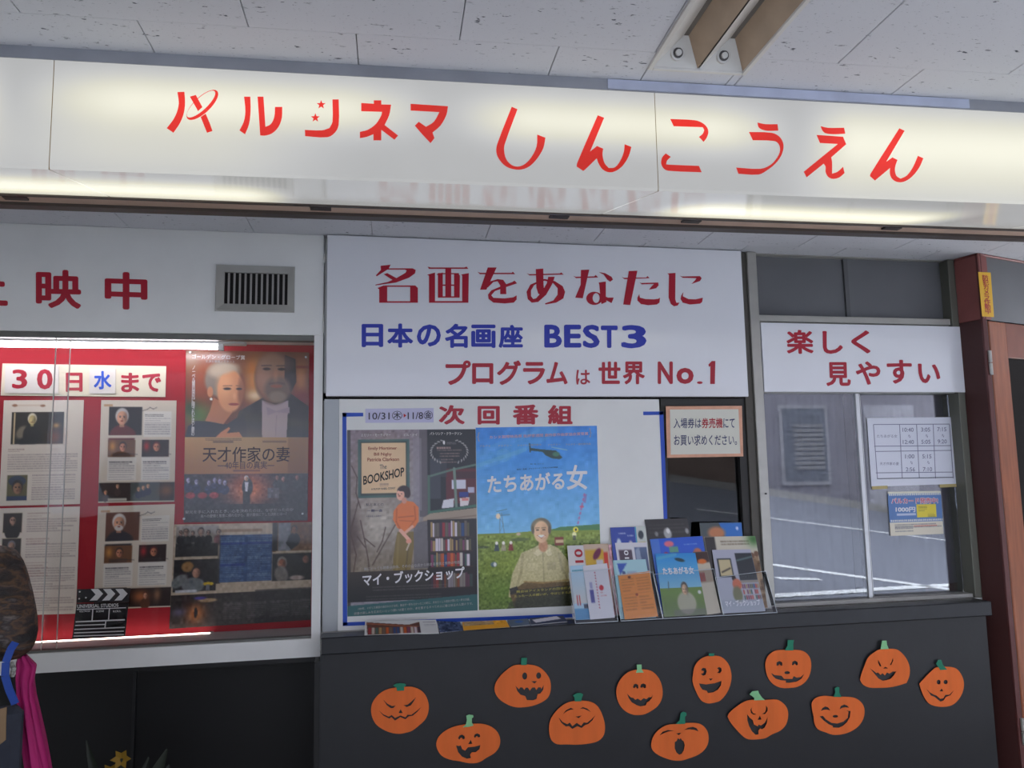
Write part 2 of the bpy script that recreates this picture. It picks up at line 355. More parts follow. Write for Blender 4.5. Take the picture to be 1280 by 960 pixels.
# ceiling: slab above, tiles below, tiles cut round the light fixture
PHI = math.radians(-2.6); cp, spn = math.cos(PHI), math.sin(PHI)
OX, OY = .4625, 1.705                       # a grid node
def g2w(u, v): return OX + u * cp - v * spn, OY + u * spn + v * cp
TU, TV = .4632, .302
LU0, LU1, LV0, LV1 = .237, .487, -1.17, .072     # lamp opening in grid coordinates
mb = MB().box(-3.6, 7, -1.0, 6, HC + .14, HC + .3)
ceiling = st('ceiling', mb, mat('ceiling_void', (120, 120, 120), .9))
def tile(u0, v0, u1, v1):
    g = .0010; b = .0014; gv = .0002; bv = .0005
    ps = [(u0 + g, v0 + gv), (u1 - g, v0 + gv), (u1 - g, v1 - gv), (u0 + g, v1 - gv)]
    inn = [(u0 + g + b, v0 + gv + bv), (u1 - g - b, v0 + gv + bv), (u1 - g - b, v1 - gv - bv), (u0 + g + b, v1 - gv - bv)]
    vs = [(*g2w(*p), HC) for p in inn] + [(*g2w(*p), HC + b) for p in ps] + [(*g2w(*p), HC + .012) for p in ps]
    fs = [(0, 3, 2, 1), (8, 9, 10, 11)] + [(i, (i + 1) % 4, 4 + (i + 1) % 4, 4 + i) for i in range(4)] + [(4 + i, 4 + (i + 1) % 4, 8 + (i + 1) % 4, 8 + i) for i in range(4)]
    return MB().add(vs, fs)
tile0 = None
for j in range(-6, 6):
    off = 0 if j % 2 == 0 else .5
    for i in range(-6, 7):
        u0, v0 = (i + off) * TU, j * TV; u1, v1 = u0 + TU, v0 + TV
        if u1 <= LU0 or u0 >= LU1 or v1 <= LV0 or v0 >= LV1:
            if tile0 is None: tile0 = obj('ceiling_tile', tile(u0, v0, u1, v1), tile_mat, ceiling); t0 = (u0, v0)
            else:
                o = tile0.copy(); COL.objects.link(o); a = g2w(u0, v0); b_ = g2w(*t0); o.location = (a[0] - b_[0], a[1] - b_[1], 0)
        else:
            if u0 < LU0: obj('ceiling_tile', tile(u0, v0, LU0, v1), tile_mat, ceiling)
            if u1 > LU1: obj('ceiling_tile', tile(LU1, v0, u1, v1), tile_mat, ceiling)
            a, c = max(u0, LU0), min(u1, LU1)
            if v1 > LV1: obj('ceiling_tile', tile(a, max(v0, LV1), c, v1), tile_mat, ceiling)
            if v0 < LV0: obj('ceiling_tile', tile(a, v0, c, LV0), tile_mat, ceiling)
mb = MB(); mb.box(-3.6, 7, -1.0, -.2, HC, HC + .14); mb.box(-3.6, -2.55, -.2, 3.3, HC, HC + .14); mb.box(3.7, 7, -.2, 6, HC, HC + .14)
obj('ceiling_border', mb, tile_mat, ceiling)
# walls
p = lambda x, y, Y=D: PY(Y)(x, y)
XR = p(391, 600).x; ZT = p(391, 419).z; ZB = -.590; ZF = -.660; XB = p(405, 400).x
mb = MB(); mb.box(-3.2, XB - .003, D, D + .06, ZT, HC, .002); mb.box(XR, XB - .003, D, D + .06, ZF, ZT)
mb.box(-3.2, XR, D, D + .06, ZF, ZB - .002); wall_left = st('wall_left', mb, white_panel)
mb = MB().box(-2.9, -2.8, -1.6, D - .001, FL, HC); st('wall_side_blocker', mb, mat('grey_blocker_wall', (150, 150, 150), .7))  # unseen wall, added to block light from the left
# recess under the case
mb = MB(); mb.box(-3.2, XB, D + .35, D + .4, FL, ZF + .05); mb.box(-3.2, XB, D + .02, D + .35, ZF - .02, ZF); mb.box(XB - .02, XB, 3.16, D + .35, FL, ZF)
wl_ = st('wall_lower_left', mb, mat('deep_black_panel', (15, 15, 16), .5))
mb = MB(); xj = p(168, 880, D + .35).x; mb.box(xj - .006, xj + .006, D + .338, D + .35, FL, ZF - .02); obj('joint_strip', mb, mat('grey_joint', (34, 34, 36), .5), wl_)
# black counter wall under the ledge
ZL = (p(455, 796.5, 3.135).z + p(640, 784, 3.135).z + p(1093, 758.5, 3.135).z) / 3; ZLB = ZL - .062
XE = p(1240, 758, 3.135).x
mb = MB().box(XB, XE - .01, 3.165, 3.30, FL, ZLB + .01); st('wall_lower', mb, black_wall)
# wall above / behind the middle panel, reveals, room behind
mb = MB(); mb.box(XB, 1.70, D + .03, D + .06, p(640, 490).z, HC); mb.box(XB, p(828, 600).x + .01, D + .03, D + .06, ZL - .2, p(640, 500).z)
mb.box(XB, 2.80, D, D + .1, ZLB - .05, ZL - .003)
st('wall_middle', mb, white_panel)
mb = MB(); mb.box(XB, 3.2, 5.4, 5.5, FL, HC); mb.box(XB - .1, XB, D + .45, 5.5, FL, HC); mb.box(2.95, 3.05, D + .06, 5.4, FL, HC); mb.box(XB, 3.2, D + .15, 5.4, FL - .0, FL + .05)
mb.box(-3.2, XB, D + .42, D + .5, FL, HC)
st('wall_office', mb, dark_room)

# ------------------------------------------------------------------ display case
CY = 3.50
case = thing('display_case', 'lit red-backed glass display case with steel sill on the left', 'display case', (-1.1, 3.4, ZB))
obj('back_board', MB().box(-2.6, XR + .02, CY, CY + .02, ZB, ZT + .02), red_back, case)
mb = MB(); mb.box(-2.6, XR + .03, 3.262, CY, ZB - .03, ZB, .003); obj('steel_sill', mb, steel, case)
mb = MB(); mb.box(XR + .001, XR + .02, D + .06, CY, ZB, ZT); mb.box(-2.62, -2.6, D + .06, CY, ZB, ZT); mb.box(-2.6, XR, D + .06, CY, ZT, ZT + .02); obj('side_panel', mb, white_panel, case)
mb = MB(); mb.box(-2.6, XR, 3.262, 3.30, ZT - .022, ZT, .002); obj('top_track', mb, alu_dark, case)
mb = MB(); mb.box(-2.6, XR, 3.262, 3.30, ZB, ZB + .006); obj('bottom_track', mb, alu_dark, case)
caseglass = glass_mat('case_glass', 0.0, (.99, .99, .99), 1.3)
xg = p(62, 600, 3.275).x; xg2 = p(80, 600, 3.285).x
for a, b_, y in ((xg, XR - .002, 3.272), (-2.6, xg2, 3.285)):
    g = obj('glass_pane', MB().box(a, b_, y, y + .004, ZB + .006, ZT - .02), caseglass, case)
mb = MB(); mb.box(xg - .0012, xg + .0012, 3.2705, 3.2775, ZB + .006, ZT - .02); mb.box(xg2 - .0012, xg2 + .0012, 3.284, 3.2905, ZB + .006, ZT - .02)
obj('pane_edge', mb, mat('glass_edge', (186, 186, 180), .3), case)
# tube light
te = p(273, 434, 3.36); tz = te.z; he = p(307, 431, 3.36)
tl = thing('tube_light', 'lit white fluorescent tube along the top inside the display case', 'lamp', (-.9, 3.36, tz + .045))
obj('housing', MB().box(-1.75, he.x, 3.34, 3.40, tz + .012, tz + .045, .003), mat('lamp_housing', (205, 208, 210), .4), tl)
obj('tube', MB().tube([(-1.68, 3.36, tz), (te.x, 3.36, tz)], .0095, 14), mat('lit_tube', (255, 255, 255), .5, emis=(250, 246, 255), estr=17), tl, smooth=True)
for xs in (te.x, -1.70): obj('socket', MB().box(xs, xs + .02, 3.348, 3.372, tz - .013, tz + .0115), mat('white_socket', (225, 225, 225), .5), tl)

ls = thing('strip_light', 'thin lit strip light on the bottom of the display case', 'lamp', (-.9, 3.47, ZB))
se = PY(3.47)(263, 791)
obj('light_bar', MB().box(-2.5, se.x, 3.465, 3.475, ZB + .001, ZB + .0035), mat('lit_strip', (255, 255, 255), .5, emis=(255, 240, 226), estr=7), ls)
obj('end_cap', MB().box(se.x, se.x + .012, 3.463, 3.477, ZB + .001, ZB + .007), alu, ls)
# ------------------------------------------------------------------ left header lettering and vent
for ch, q in (('上', (-43, 334, 381, 10, 337, 382.5)), ('映', (45, 336.6, 385, 101.7, 338, 386.5)), ('中', (131, 339.5, 386, 184.4, 341, 388))):
    o = text(ch, q, PY(D), red_sticker, None, name='red_letter', e=.0015, bold=.045)
    tagit(o, {'上': 'red vinyl character cut off by the left edge of the photo, on white header wall', '映': 'red vinyl character 映 on white header wall', '中': 'red vinyl character 中 nearest the vent on white header wall'}[ch], 'lettering', 'red characters on the left header wall')
v0 = p(270, 330.5); v1 = p(368, 391)
vt = thing('air_vent', 'white square air vent grille with vertical slats in the header wall', 'vent', ((v0.x + v1.x) / 2, D - .01, v1.z))
a0 = p(281.5, 341); a1 = p(359.5, 382)
def frame_mb(x0, x1, z0, z1, X0, X1, Z0, Z1, ya, yb):       # outer, inner
    prof = MB(); o = [(x0, z0), (x1, z0), (x1, z1), (x0, z1)]; i = [(X0, Z0), (X1, Z0), (X1, Z1), (X0, Z1)]
    vs = [(x, yb, z) for x, z in o] + [(x, ya, z) for x, z in [(x0 + .004, z0 + .004), (x1 - .004, z0 + .004), (x1 - .004, z1 - .004), (x0 + .004, z1 - .004)]] + \
         [(x, ya + .002, z) for x, z in i] + [(x, yb, z) for x, z in i]
    fs = []
    for k in range(3):
        for c in range(4): d = (c + 1) % 4; fs.append((k * 4 + c, k * 4 + d, k * 4 + 4 + d, k * 4 + 4 + c))
    return prof.add(vs, fs)
obj('vent_frame', frame_mb(v0.x, v1.x, v1.z, v0.z, a0.x, a1.x, a1.z, a0.z, D - .014, D), alu, vt)
obj('vent_back', MB().box(a0.x, a1.x, D - .0015, D - .0008, a1.z, a0.z), mat('vent_dark', (28, 24, 24), .9), vt)
for k in range(11):
    x = a0.x + (k + .75) * (a1.x - a0.x) / 11.5
    obj('slat', MB().box(x - .0035, x + .0035, D - .009, D - .002, a1.z + .001, a0.z - .001), mat('vent_slat', (160, 156, 152), .5), vt)

# ------------------------------------------------------------------ main sign board
b0 = WALL(408.4, 296.3); b1 = WALL(932.5, 496.5); BY = PY(3.228)
board = thing('sign_board', 'large white wall sign board with red and blue Japanese lettering about best cinema', 'sign', ((b0.x + b1.x) / 2, 3.24, b1.z))
obj('board_panel', MB().box(PY(3.228)(408, 400).x, PY(3.228)(931, 400).x, 3.228, D + .025, b1.z + .0, HC - .004, .0025), board_white, board)
# thin-and-thick headline characters
A5, S5, A6, S6 = (455, 320), 225 / 1280, (670, 320), 230 / 1280
head = [('名', A5, S5, [[(118, 70), (190, 62), (175, 92), (90, 145), (84, 138), (120, 100)], [(158, 88), (345, 88), (368, 100), (362, 125), (320, 155), (225, 190), (80, 210), (82, 204), (170, 185), (230, 158), (295, 120), (305, 103), (290, 97), (160, 97)],
        [(140, 130), (165, 122), (235, 160), (215, 178), (185, 160)], [(95, 228), (140, 210), (165, 214), (165, 332), (108, 332), (108, 238)], [(150, 210), (365, 210), (383, 228), (383, 332), (328, 332), (328, 220), (150, 220)], [(108, 322), (383, 322), (383, 333), (108, 333)]]),
    ('画', A5, S5, [[(452, 76), (475, 82), (712, 82), (730, 76), (742, 92), (462, 92)], [(448, 134), (505, 118), (505, 332), (462, 332), (462, 140)], [(690, 132), (745, 122), (742, 333), (698, 333), (698, 140)], [(462, 321), (742, 321), (742, 333), (462, 333)],
        [(515, 130), (560, 118), (560, 297), (525, 297), (525, 138)], [(578, 88), (620, 88), (620, 297), (578, 297)], [(640, 122), (672, 126), (682, 140), (680, 297), (640, 297)], [(525, 122), (675, 122), (675, 130), (525, 130)], [(525, 203), (680, 203), (680, 213), (525, 213)], [(525, 287), (680, 287), (680, 297), (525, 297)]]),
    ('を', A5, S5, [[(805, 112), (825, 120), (1050, 120), (1058, 112), (1075, 130), (825, 130)], [(880, 82), (943, 82), (870, 240), (825, 240)], [(868, 215), (900, 180), (950, 165), (990, 170), (1010, 200), (1012, 272), (968, 272), (968, 210), (950, 180), (920, 185), (880, 225)],
        [(1070, 175), (1088, 195), (1000, 225), (930, 250), (905, 280), (920, 298), (1000, 302), (1060, 295), (1085, 280), (1085, 310), (1065, 332), (1000, 338), (920, 332), (885, 305), (882, 275), (905, 245), (1000, 205), (1055, 185)]]),
    ('あ', A6, S6, [[(-66, 120), (-48, 127), (165, 122), (175, 115), (192, 130), (-45, 136)], [(-2, 92), (50, 88), (52, 200), (60, 265), (40, 275), (15, 262), (2, 220)],
        [(5, 180), (-40, 200), (-66, 250), (-58, 300), (-30, 325), (15, 320), (70, 270), (110, 200), (130, 145), (85, 145), (75, 190), (40, 250), (0, 295), (-20, 300), (-35, 280), (-35, 240), (-15, 205), (5, 192)],
        [(5, 170), (60, 160), (130, 175), (185, 210), (202, 250), (190, 295), (140, 325), (65, 338), (62, 330), (120, 310), (150, 270), (150, 225), (120, 190), (60, 172), (5, 185)]]),
    ('な', A6, S6, [[(258, 138), (275, 145), (405, 142), (415, 132), (432, 150), (278, 155)], [(312, 98), (370, 95), (325, 295), (272, 290), (310, 200)], [(435, 112), (480, 120), (525, 145), (535, 165), (515, 180), (495, 165), (470, 130)], [(435, 185), (485, 178), (485, 290), (490, 320), (455, 335), (448, 300), (440, 200)],
        [(450, 268), (500, 290), (540, 290), (525, 328), (490, 310), (450, 285)]] + ringpoly((405, 295), 56, 46, 0, (418, 293), 24, 34, 0)),
    ('た', A6, S6, [[(595, 145), (612, 152), (765, 150), (775, 140), (790, 155), (615, 162)], [(645, 105), (705, 103), (655, 342), (606, 338)], [(718, 182), (730, 188), (850, 185), (852, 205), (835, 225), (785, 235), (800, 215), (820, 195), (735, 198)],
        [(718, 265), (722, 290), (760, 300), (820, 302), (850, 298), (862, 290), (858, 325), (840, 338), (780, 343), (730, 335), (705, 310), (705, 290)]]),
    ('に', A6, S6, [[(912, 122), (970, 118), (968, 300), (975, 325), (998, 325), (985, 345), (960, 350), (938, 335), (922, 290), (924, 130)], [(1000, 138), (1015, 143), (1140, 140), (1152, 155), (1140, 175), (1080, 195), (1105, 170), (1115, 155), (1020, 152)],
        [(1025, 250), (1020, 280), (1060, 300), (1110, 302), (1160, 290), (1155, 320), (1140, 332), (1070, 338), (1020, 325), (1005, 300), (1010, 275)]])]
for ch, og, s_, polys in head:
    mb = MB(); poly_mb(mb, polys, BY, og, s_, .0012); obj('letter', mb, red_sticker, board)
for ch, x0, y0, x1, y1 in (('日', 452, 405, 479, 434), ('本', 484, 404.4, 516.5, 434.6), ('の', 521, 405.6, 551, 433.4), ('名', 556, 404.7, 584.7, 435), ('画', 589, 405.8, 619.4, 435), ('座', 623.2, 406, 653.6, 435),
        ('B', 680.2, 405.9, 702.3, 434.6), ('E', 705, 405.9, 726.6, 434.6), ('S', 728.4, 406, 749.6, 435), ('T', 750.9, 407, 772, 435), ('3', 776.4, 406.3, 808, 435.4)):
    text(ch, [(x0, y0), (x1, y0), (x1, y1), (x0, y1)], BY, blue_sticker, board, name='letter', bold=.055 if ord(ch) > 255 else .05)
for ch, x0, y0, x1, y1 in (('プ', 556.8, 450.5, 588.6, 481.4), ('ロ', 590, 454, 616.7, 480), ('グ', 621, 450.5, 651.3, 481.4), ('ラ', 653.8, 452.4, 681.4, 480.6), ('ム', 682.8, 452.4, 709.5, 480.6), ('は', 720, 462.3, 737.7, 480.8),
        ('世', 748, 451.9, 775.6, 480), ('界', 778.4, 451.9, 806, 480.6), ('N', 822, 451.9, 840.9, 480), ('o', 845.4, 459.8, 867, 480), ('.', 871, 476.6, 878.3, 480)):
    text(ch, [(x0, y0), (x1, y0), (x1, y1), (x0, y1)], BY, red_sticker, board, name='letter', bold=0 if ch in '.1' else ((.05 if ord(ch) > 255 else .05) if ch != 'は' else .03))

mb = MB(); poly_mb(mb, [[(1210, 74), (1225, 58), (1241, 58), (1239, 160), (1218, 160), (1219, 80), (1213, 84)]], BY, (545, 435), .28125, .0012); obj('letter', mb, red_sticker, board)
# ------------------------------------------------------------------ next-programme board
NY = PY(D - .004); nb0 = WALL(424, 498); nb1 = WALL(829, 640); zb = WALL(640, 777).z
prog = thing('programme_board', 'white notice board with blue tape border announcing the next films', 'notice board', ((nb0.x + nb1.x) / 2, D, zb))
obj('board_panel', MB().box(nb0.x, nb1.x, D - .004, D + .03, zb, nb0.z - .003, .001), white_panel, prog)
obj('side_strip', MB().box(XB + .004, nb0.x, D - .002, D + .03, zb, nb0.z - .003, .001), mat('grey_side_strip', (168, 172, 175), .4, .3), prog)
obj('bottom_rail', MB().box(XB + .004, nb1.x, D - .010, D + .03, ZL, zb, .002), alu, prog)
def bar(q, name='tape_line'): 
    obj(name, MB().slab(q_on(NY, q, .0012), NY.n, .001), blue_tape, prog)
bar([(428, 516), (454, 516), (454, 520.5), (428, 521)]); bar([(428, 516), (433, 516), (434, 781.5), (428.5, 782)])
bar([(428.5, 778), (735, 766.5), (735, 771), (428.5, 782.5)]); bar([(804, 514.5), (829, 514.3), (829, 518.5), (804, 519)]); bar([(824, 514.5), (829, 514.3), (834.5, 660), (830, 660)])
for ch, x0, y0, x1, y1 in (('次', 548.4, 506.4, 581, 530.7), ('回', 597, 507.5, 624.7, 530.7), ('番', 640.7, 505.7, 673.3, 530.7), ('組', 684.7, 506.2, 715.7, 530.3)):
    text(ch, [(x0, y0), (x1, y0), (x1, y1), (x0, y1)], NY, red_sticker, prog, name='letter', bold=.06)
o = obj('date_strip', MB().slab(q_on(NY, [(456.7, 511), (542, 510), (542, 528), (456.7, 528.6)], .0015), NY.n, .0012), mat('lilac_paper', (205, 203, 232), .6), None, base=NY(500, 528))
tagit(o, 'pale lilac date strip reading 10/31 to 11/8 on the programme board', 'strip')
grey_ink = mat('dark_grey_ink', (78, 74, 92), .6)
text('10/31㊍', (460.7, 514, 525.5, 503, 513.6, 525.2), NY, grey_ink, o, e=.0022, bold=.02); text('▶', (504.5, 517, 522, 508, 517, 522), NY, mat('red_ink', (190, 50, 60), .6), o, e=.0022)
text('11/8㊎', (509.5, 513.6, 525, 541, 513.3, 524.6), NY, grey_ink, o, e=.0022, bold=.02)

# ------------------------------------------------------------------ illuminated sign over the frontage
SA, SB = 1.861, -.045
SP = Plane((0, SA, 0), (SB, -1, 0)); ZS1, ZS0 = .962, .7055
up_t = [(-2.2, -.80, .870, .075, .42, 2, .06), (-.64, .10, .880, .060, .50, 2, .16), (.30, 1.02, .875, .060, .52, 2, .14), (1.20, 2.6, .865, .085, .48, 2, .10)]
mid_t = [(-.72, -.15, .77, .10, .24, 2, .22), (1.14, 3.2, .76, .11, .24, 2, .12), (-2.4, -.8, .77, .1, .24, 2, .1)]
lo_t = [(-2.3, -.22, 2.20, .17, .85, 1, .09), (.92, 1.76, 2.14, .15, .95, 1, .10)]
sheet = sign_mat('lit_acrylic', (236, 236, 234), .46, [(a, b_, z + EYE, *r) for a, b_, z, *r in up_t + mid_t], [], .95, .2)
sheet_low = sign_mat('lit_acrylic_underside', (232, 232, 230), .40, [], lo_t, .95, .2)
sign_red = sign_mat('lit_red_film', (226, 52, 44), .78, [(a, b_, z + EYE, *r) for a, b_, z, *r in up_t + mid_t], [], .76, .25)
sign = thing('illuminated_sign', 'long backlit white fascia sign with red Japanese letters above the ticket window', 'sign', (.3, 2.1, ZS0))
yb = lambda x: 2.318 - .032 * x
ys = lambda x: SA + SB * x
XJ = [-2.3, S0x if False else -.672, .742, 2.15, 3.6]
for a, b_ in zip(XJ, XJ[1:]):
    a2, b2 = a + .0015, b_ - .0015; t = .003
    mb = MB()
    vs = [(a2, ys(a2), ZS1), (b2, ys(b2), ZS1), (b2, ys(b2), ZS0 + .006), (a2, ys(a2), ZS0 + .006), (b2, ys(b2) + .004, ZS0), (a2, ys(a2) + .004, ZS0), (b2, yb(b2), .801), (a2, yb(a2), .801)]
    mb.add(vs, [(0, 3, 2, 1), (3, 5, 4, 2)], 0); mb.add([vs[5], vs[4], vs[6], vs[7]], [(0, 3, 2, 1)], 1)
    mb.add([(v[0], v[1] + t, v[2] + t) for v in vs], [(0, 1, 2, 3), (3, 2, 4, 5), (5, 4, 6, 7)], 0)
    obj('acrylic_panel', mb, [sheet, sheet_low], sign)
for x in XJ[1:3]:
    mb = MB(); mb.add([(x - .0015, ys(x) + .0035, ZS1), (x + .0015, ys(x) + .0035, ZS1), (x + .0015, ys(x) + .0035, ZS0), (x - .0015, ys(x) + .0035, ZS0), (x - .0015, yb(x), .8035), (x + .0015, yb(x), .8035)], [(0, 3, 2, 1), (3, 4, 5, 2)])
    obj('panel_joint', mb, mat('yellowed_joint', (150, 130, 100), .7), sign)
# sign box body, top strip, rear rail
mb = MB(); a, b_ = XJ[0], XJ[-1]
def along(mb, a, b_, ya, yb_, z0, z1, s0, s1):       # bar whose front/back faces follow the sign direction
    mb.add([(a, ya(a) + s0, z0), (b_, ya(b_) + s0, z0), (b_, yb_(b_) + s1, z0), (a, yb_(a) + s1, z0), (a, ya(a) + s0, z1), (b_, ya(b_) + s0, z1), (b_, yb_(b_) + s1, z1), (a, yb_(a) + s1, z1)],
           [(0, 3, 2, 1), (4, 5, 6, 7), (0, 1, 5, 4), (1, 2, 6, 5), (2, 3, 7, 6), (3, 0, 4, 7)]); return mb
obj('top_strip', along(MB(), a, b_, ys, ys, ZS1 + .001, HC - .0005, .0, .012), mat('grey_metal_strip', (150, 152, 158), .4, .4, noise=.12, nscale=8), sign)
obj('trim_strip', along(MB(), .62, 1.62, ys, ys, ZS1 + .004, HC - .002, -.003, .0), mat('bright_strip', (190, 196, 215), .35, .3, noise=.1, nscale=10), sign)
obj('sign_casing', along(MB(), a, b_, yb, yb, .805, HC - .001, -.012, .0), mat('casing_grey', (120, 118, 116), .6), sign)
rail = thing('shutter_rail', 'dark metal shutter rail running behind the backlit sign', 'rail', (.3, 2.4, .79))
obj('front_lip', along(MB(), a, b_, yb, yb, .797, .815, .001, .014), mat('dark_rail_metal', (84, 76, 72), .5, .4), rail)
obj('slot', along(MB(), a, b_, yb, yb, .806, .82, .014, .085), mat('brown_slot', (196, 168, 150), .6, noise=.12, nscale=6), rail)
obj('rear_lip', along(MB(), a, b_, yb, yb, .797, .815, .085, .125), mat('dark_rail_metal', (84, 76, 72), .5, .4), rail)
obj('rail_body', along(MB(), a, b_, yb, yb, .82, HC - .001, .001, .125), mat('casing_grey', (120, 118, 116), .6), rail)
for x in (-.93, -.1, .62, 1.05, 1.75):
    obj('rail_clip', MB().box(x - .03, x + .03, yb(x) + .03, yb(x) + .055, .8, .806), mat('clip_dark', (60, 52, 50), .6), rail)
# letters
L1, C1 = (190, 90), 210 / 1280; L2 = (370, 100); L3, C3 = (600, 120), 220 / 1280; L4, C4 = (800, 130), 200 / 1280; L5 = (980, 140)
def smooth(pts, n=3):          # closed curve through the points, sharp where the turn is sharp
    out = []; N_ = len(pts)
    def sharp(i):
        a = Vector(pts[i - 1]) - Vector(pts[i]); b = Vector(pts[(i + 1) % N_]) - Vector(pts[i])
        return a.length < 1e-6 or b.length < 1e-6 or a.angle(b) < math.radians(135)
    for i in range(N_):
        p0, p1, p2, p3 = (Vector(pts[(i + k) % N_]) for k in (-1, 0, 1, 2)); s1, s2 = sharp(i), sharp((i + 1) % N_)
        m1 = (p2 - p1) * (1 if s1 else 0) + (p2 - p0) / 2 * (0 if s1 else 1); m2 = (p2 - p1) * (1 if s2 else 0) + (p3 - p1) / 2 * (0 if s2 else 1)
        l = (p2 - p1).length
        if not s1: m1 = m1.normalized() * l
        if not s2: m2 = m2.normalized() * l
        for k in range(n):
            t = k / n; h = 2 * t ** 3 - 3 * t ** 2 + 1, t ** 3 - 2 * t ** 2 + t, -2 * t ** 3 + 3 * t ** 2, t ** 3 - t ** 2
            q = p1 * h[0] + m1 * h[1] + p2 * h[2] + m2 * h[3]; out.append((q.x, q.y))
    return out
letters = [(L1, C1, [[(195, 155), (248, 153), (253, 230), (245, 310), (215, 390), (165, 465), (113, 430), (160, 370), (190, 310), (205, 240)], [(290, 190), (335, 177), (385, 270), (352, 300)], [(372, 345), (410, 320), (440, 390), (462, 452), (420, 465)]], ringpoly((386, 255), 155, 62, math.radians(-43), (376, 249), 142, 46, math.radians(-43))),
    (L1, C1, [[(702, 190), (750, 190), (752, 300), (740, 400), (710, 477), (667, 447), (700, 380), (712, 300)], [(805, 190), (850, 190), (865, 420), (905, 400), (932, 345), (938, 268), (993, 268), (990, 350), (965, 420), (915, 470), (860, 487), (825, 485)]], []),
    (L2, C1, [[(278, 150), (326, 150), (326, 340), (300, 400), (240, 438), (70, 430), (68, 382), (200, 385), (255, 368), (278, 320)]], []),
    (L2, C1, [[(593, 157), (650, 157), (650, 188), (725, 190), (710, 270), (675, 345), (778, 425), (750, 457), (650, 382), (650, 462), (590, 462), (590, 415), (540, 435), (487, 445), (487, 397), (550, 380), (610, 335), (650, 270), (655, 245), (497, 240), (497, 177), (593, 183)]], []),
    (L2, C1, [[(873, 183), (1158, 202), (1145, 270), (1100, 350), (1040, 402), (1055, 445), (1025, 483), (965, 420), (905, 350), (935, 320), (990, 358), (1050, 320), (1092, 247), (873, 235)]], []),
    (L3, C3, [[(230, 80), (272, 98), (180, 350), (175, 400), (190, 460), (225, 500), (270, 515), (320, 500), (370, 450), (410, 370), (415, 282), (475, 305), (460, 380), (420, 450), (370, 505), (320, 532), (260, 537), (190, 515), (140, 465), (118, 410), (125, 350)]], []),
    (L3, C3, [[(855, 142), (902, 160), (800, 405), (850, 365), (895, 385), (890, 430), (905, 490), (935, 525), (980, 520), (1020, 470), (1045, 405), (1050, 352), (1100, 372), (1080, 440), (1040, 505), (990, 545), (940, 557), (890, 535), (860, 490), (848, 455), (765, 535), (750, 547), (702, 515), (705, 490)]], []),
    (L4, C4, [[(240, 122), (440, 132), (500, 155), (535, 190), (545, 230), (530, 275), (507, 305), (470, 265), (500, 240), (512, 210), (500, 188), (268, 180)], [(205, 397), (245, 425), (215, 455), (208, 484), (235, 487), (470, 497), (492, 548), (230, 537), (190, 520), (168, 480), (175, 430)]], []),
    (L4, C4, [[(938, 150), (1000, 163), (1098, 163), (1105, 215), (1020, 217), (970, 205), (945, 185)], [(870, 226), (1050, 232), (1110, 260), (1142, 310), (1145, 360), (1125, 420), (1080, 480), (1010, 535), (945, 567), (785, 560), (767, 510), (960, 520), (1040, 490), (1095, 430), (1118, 370), (1105, 320), (1070, 298), (900, 292)]], []),
    (L5, C4, [[(290, 115), (350, 128), (478, 128), (488, 175), (400, 180), (330, 172), (305, 150)], [(258, 185), (470, 200), (495, 260), (375, 365), (382, 400), (382, 495), (425, 480), (470, 440), (482, 490), (440, 525), (390, 537), (350, 520), (330, 480), (330, 440), (315, 415), (178, 525), (155, 480), (428, 258), (285, 250)]], []),
    (L5, C4, [[(920, 132), (962, 152), (815, 400), (865, 365), (905, 385), (885, 450), (895, 510), (930, 535), (980, 510), (1030, 440), (1068, 352), (1112, 372), (1080, 445), (1020, 520), (960, 558), (910, 563), (865, 540), (845, 500), (845, 450), (725, 550), (685, 515), (690, 495)]], [])]
for og, s_, polys, rings in letters:
    mb = MB(); poly_mb(mb, [smooth(q) for q in polys], SP, og, s_, .0015); 
    if rings: poly_mb(mb, rings, SP, og, s_, .003)
    L_ = obj('letter', mb, sign_red, sign)
for c in ((192, 190), (148, 290)):
    mb = MB(); poly_mb(mb, [star(*c, 36)], SP, L2, C1, .0015); obj('star', mb, sign_red, sign)

# ------------------------------------------------------------------ recessed twin fixture in the ceiling (tubes removed)
fx = thing('ceiling_light_fixture', 'recessed twin channel ceiling light fixture without tubes in the tiled ceiling', 'light fixture', (*g2w((LU0 + LU1) / 2, (LV0 + LV1) / 2), HC))
refl_white = mat('fixture_white', (206, 204, 200), .35, noise=.05, nscale=20); refl_tan = mat('fixture_tan', (168, 146, 124), .4, noise=.08, nscale=14)
def guv(mb):
    mb.v = [(*g2w(x, y), z) for x, y, z in mb.v]; return mb
e = .010
def rim(x0, x1, y0, y1): return guv(MB().box(x0, x1, y0, y1, HC - .006, HC + .012, .0015))
for r_ in ((LU0 - .002, LU0 + e, LV0, LV1), (LU1 - e, LU1 + .002, LV0, LV1), (LU0 + e, LU1 - e, LV1 - e, LV1 + .002), (LU0 + e, LU1 - e, LV0 - .002, LV0 + e)): obj('rim', rim(*r_), refl_white, fx)
um = (LU0 + LU1) / 2
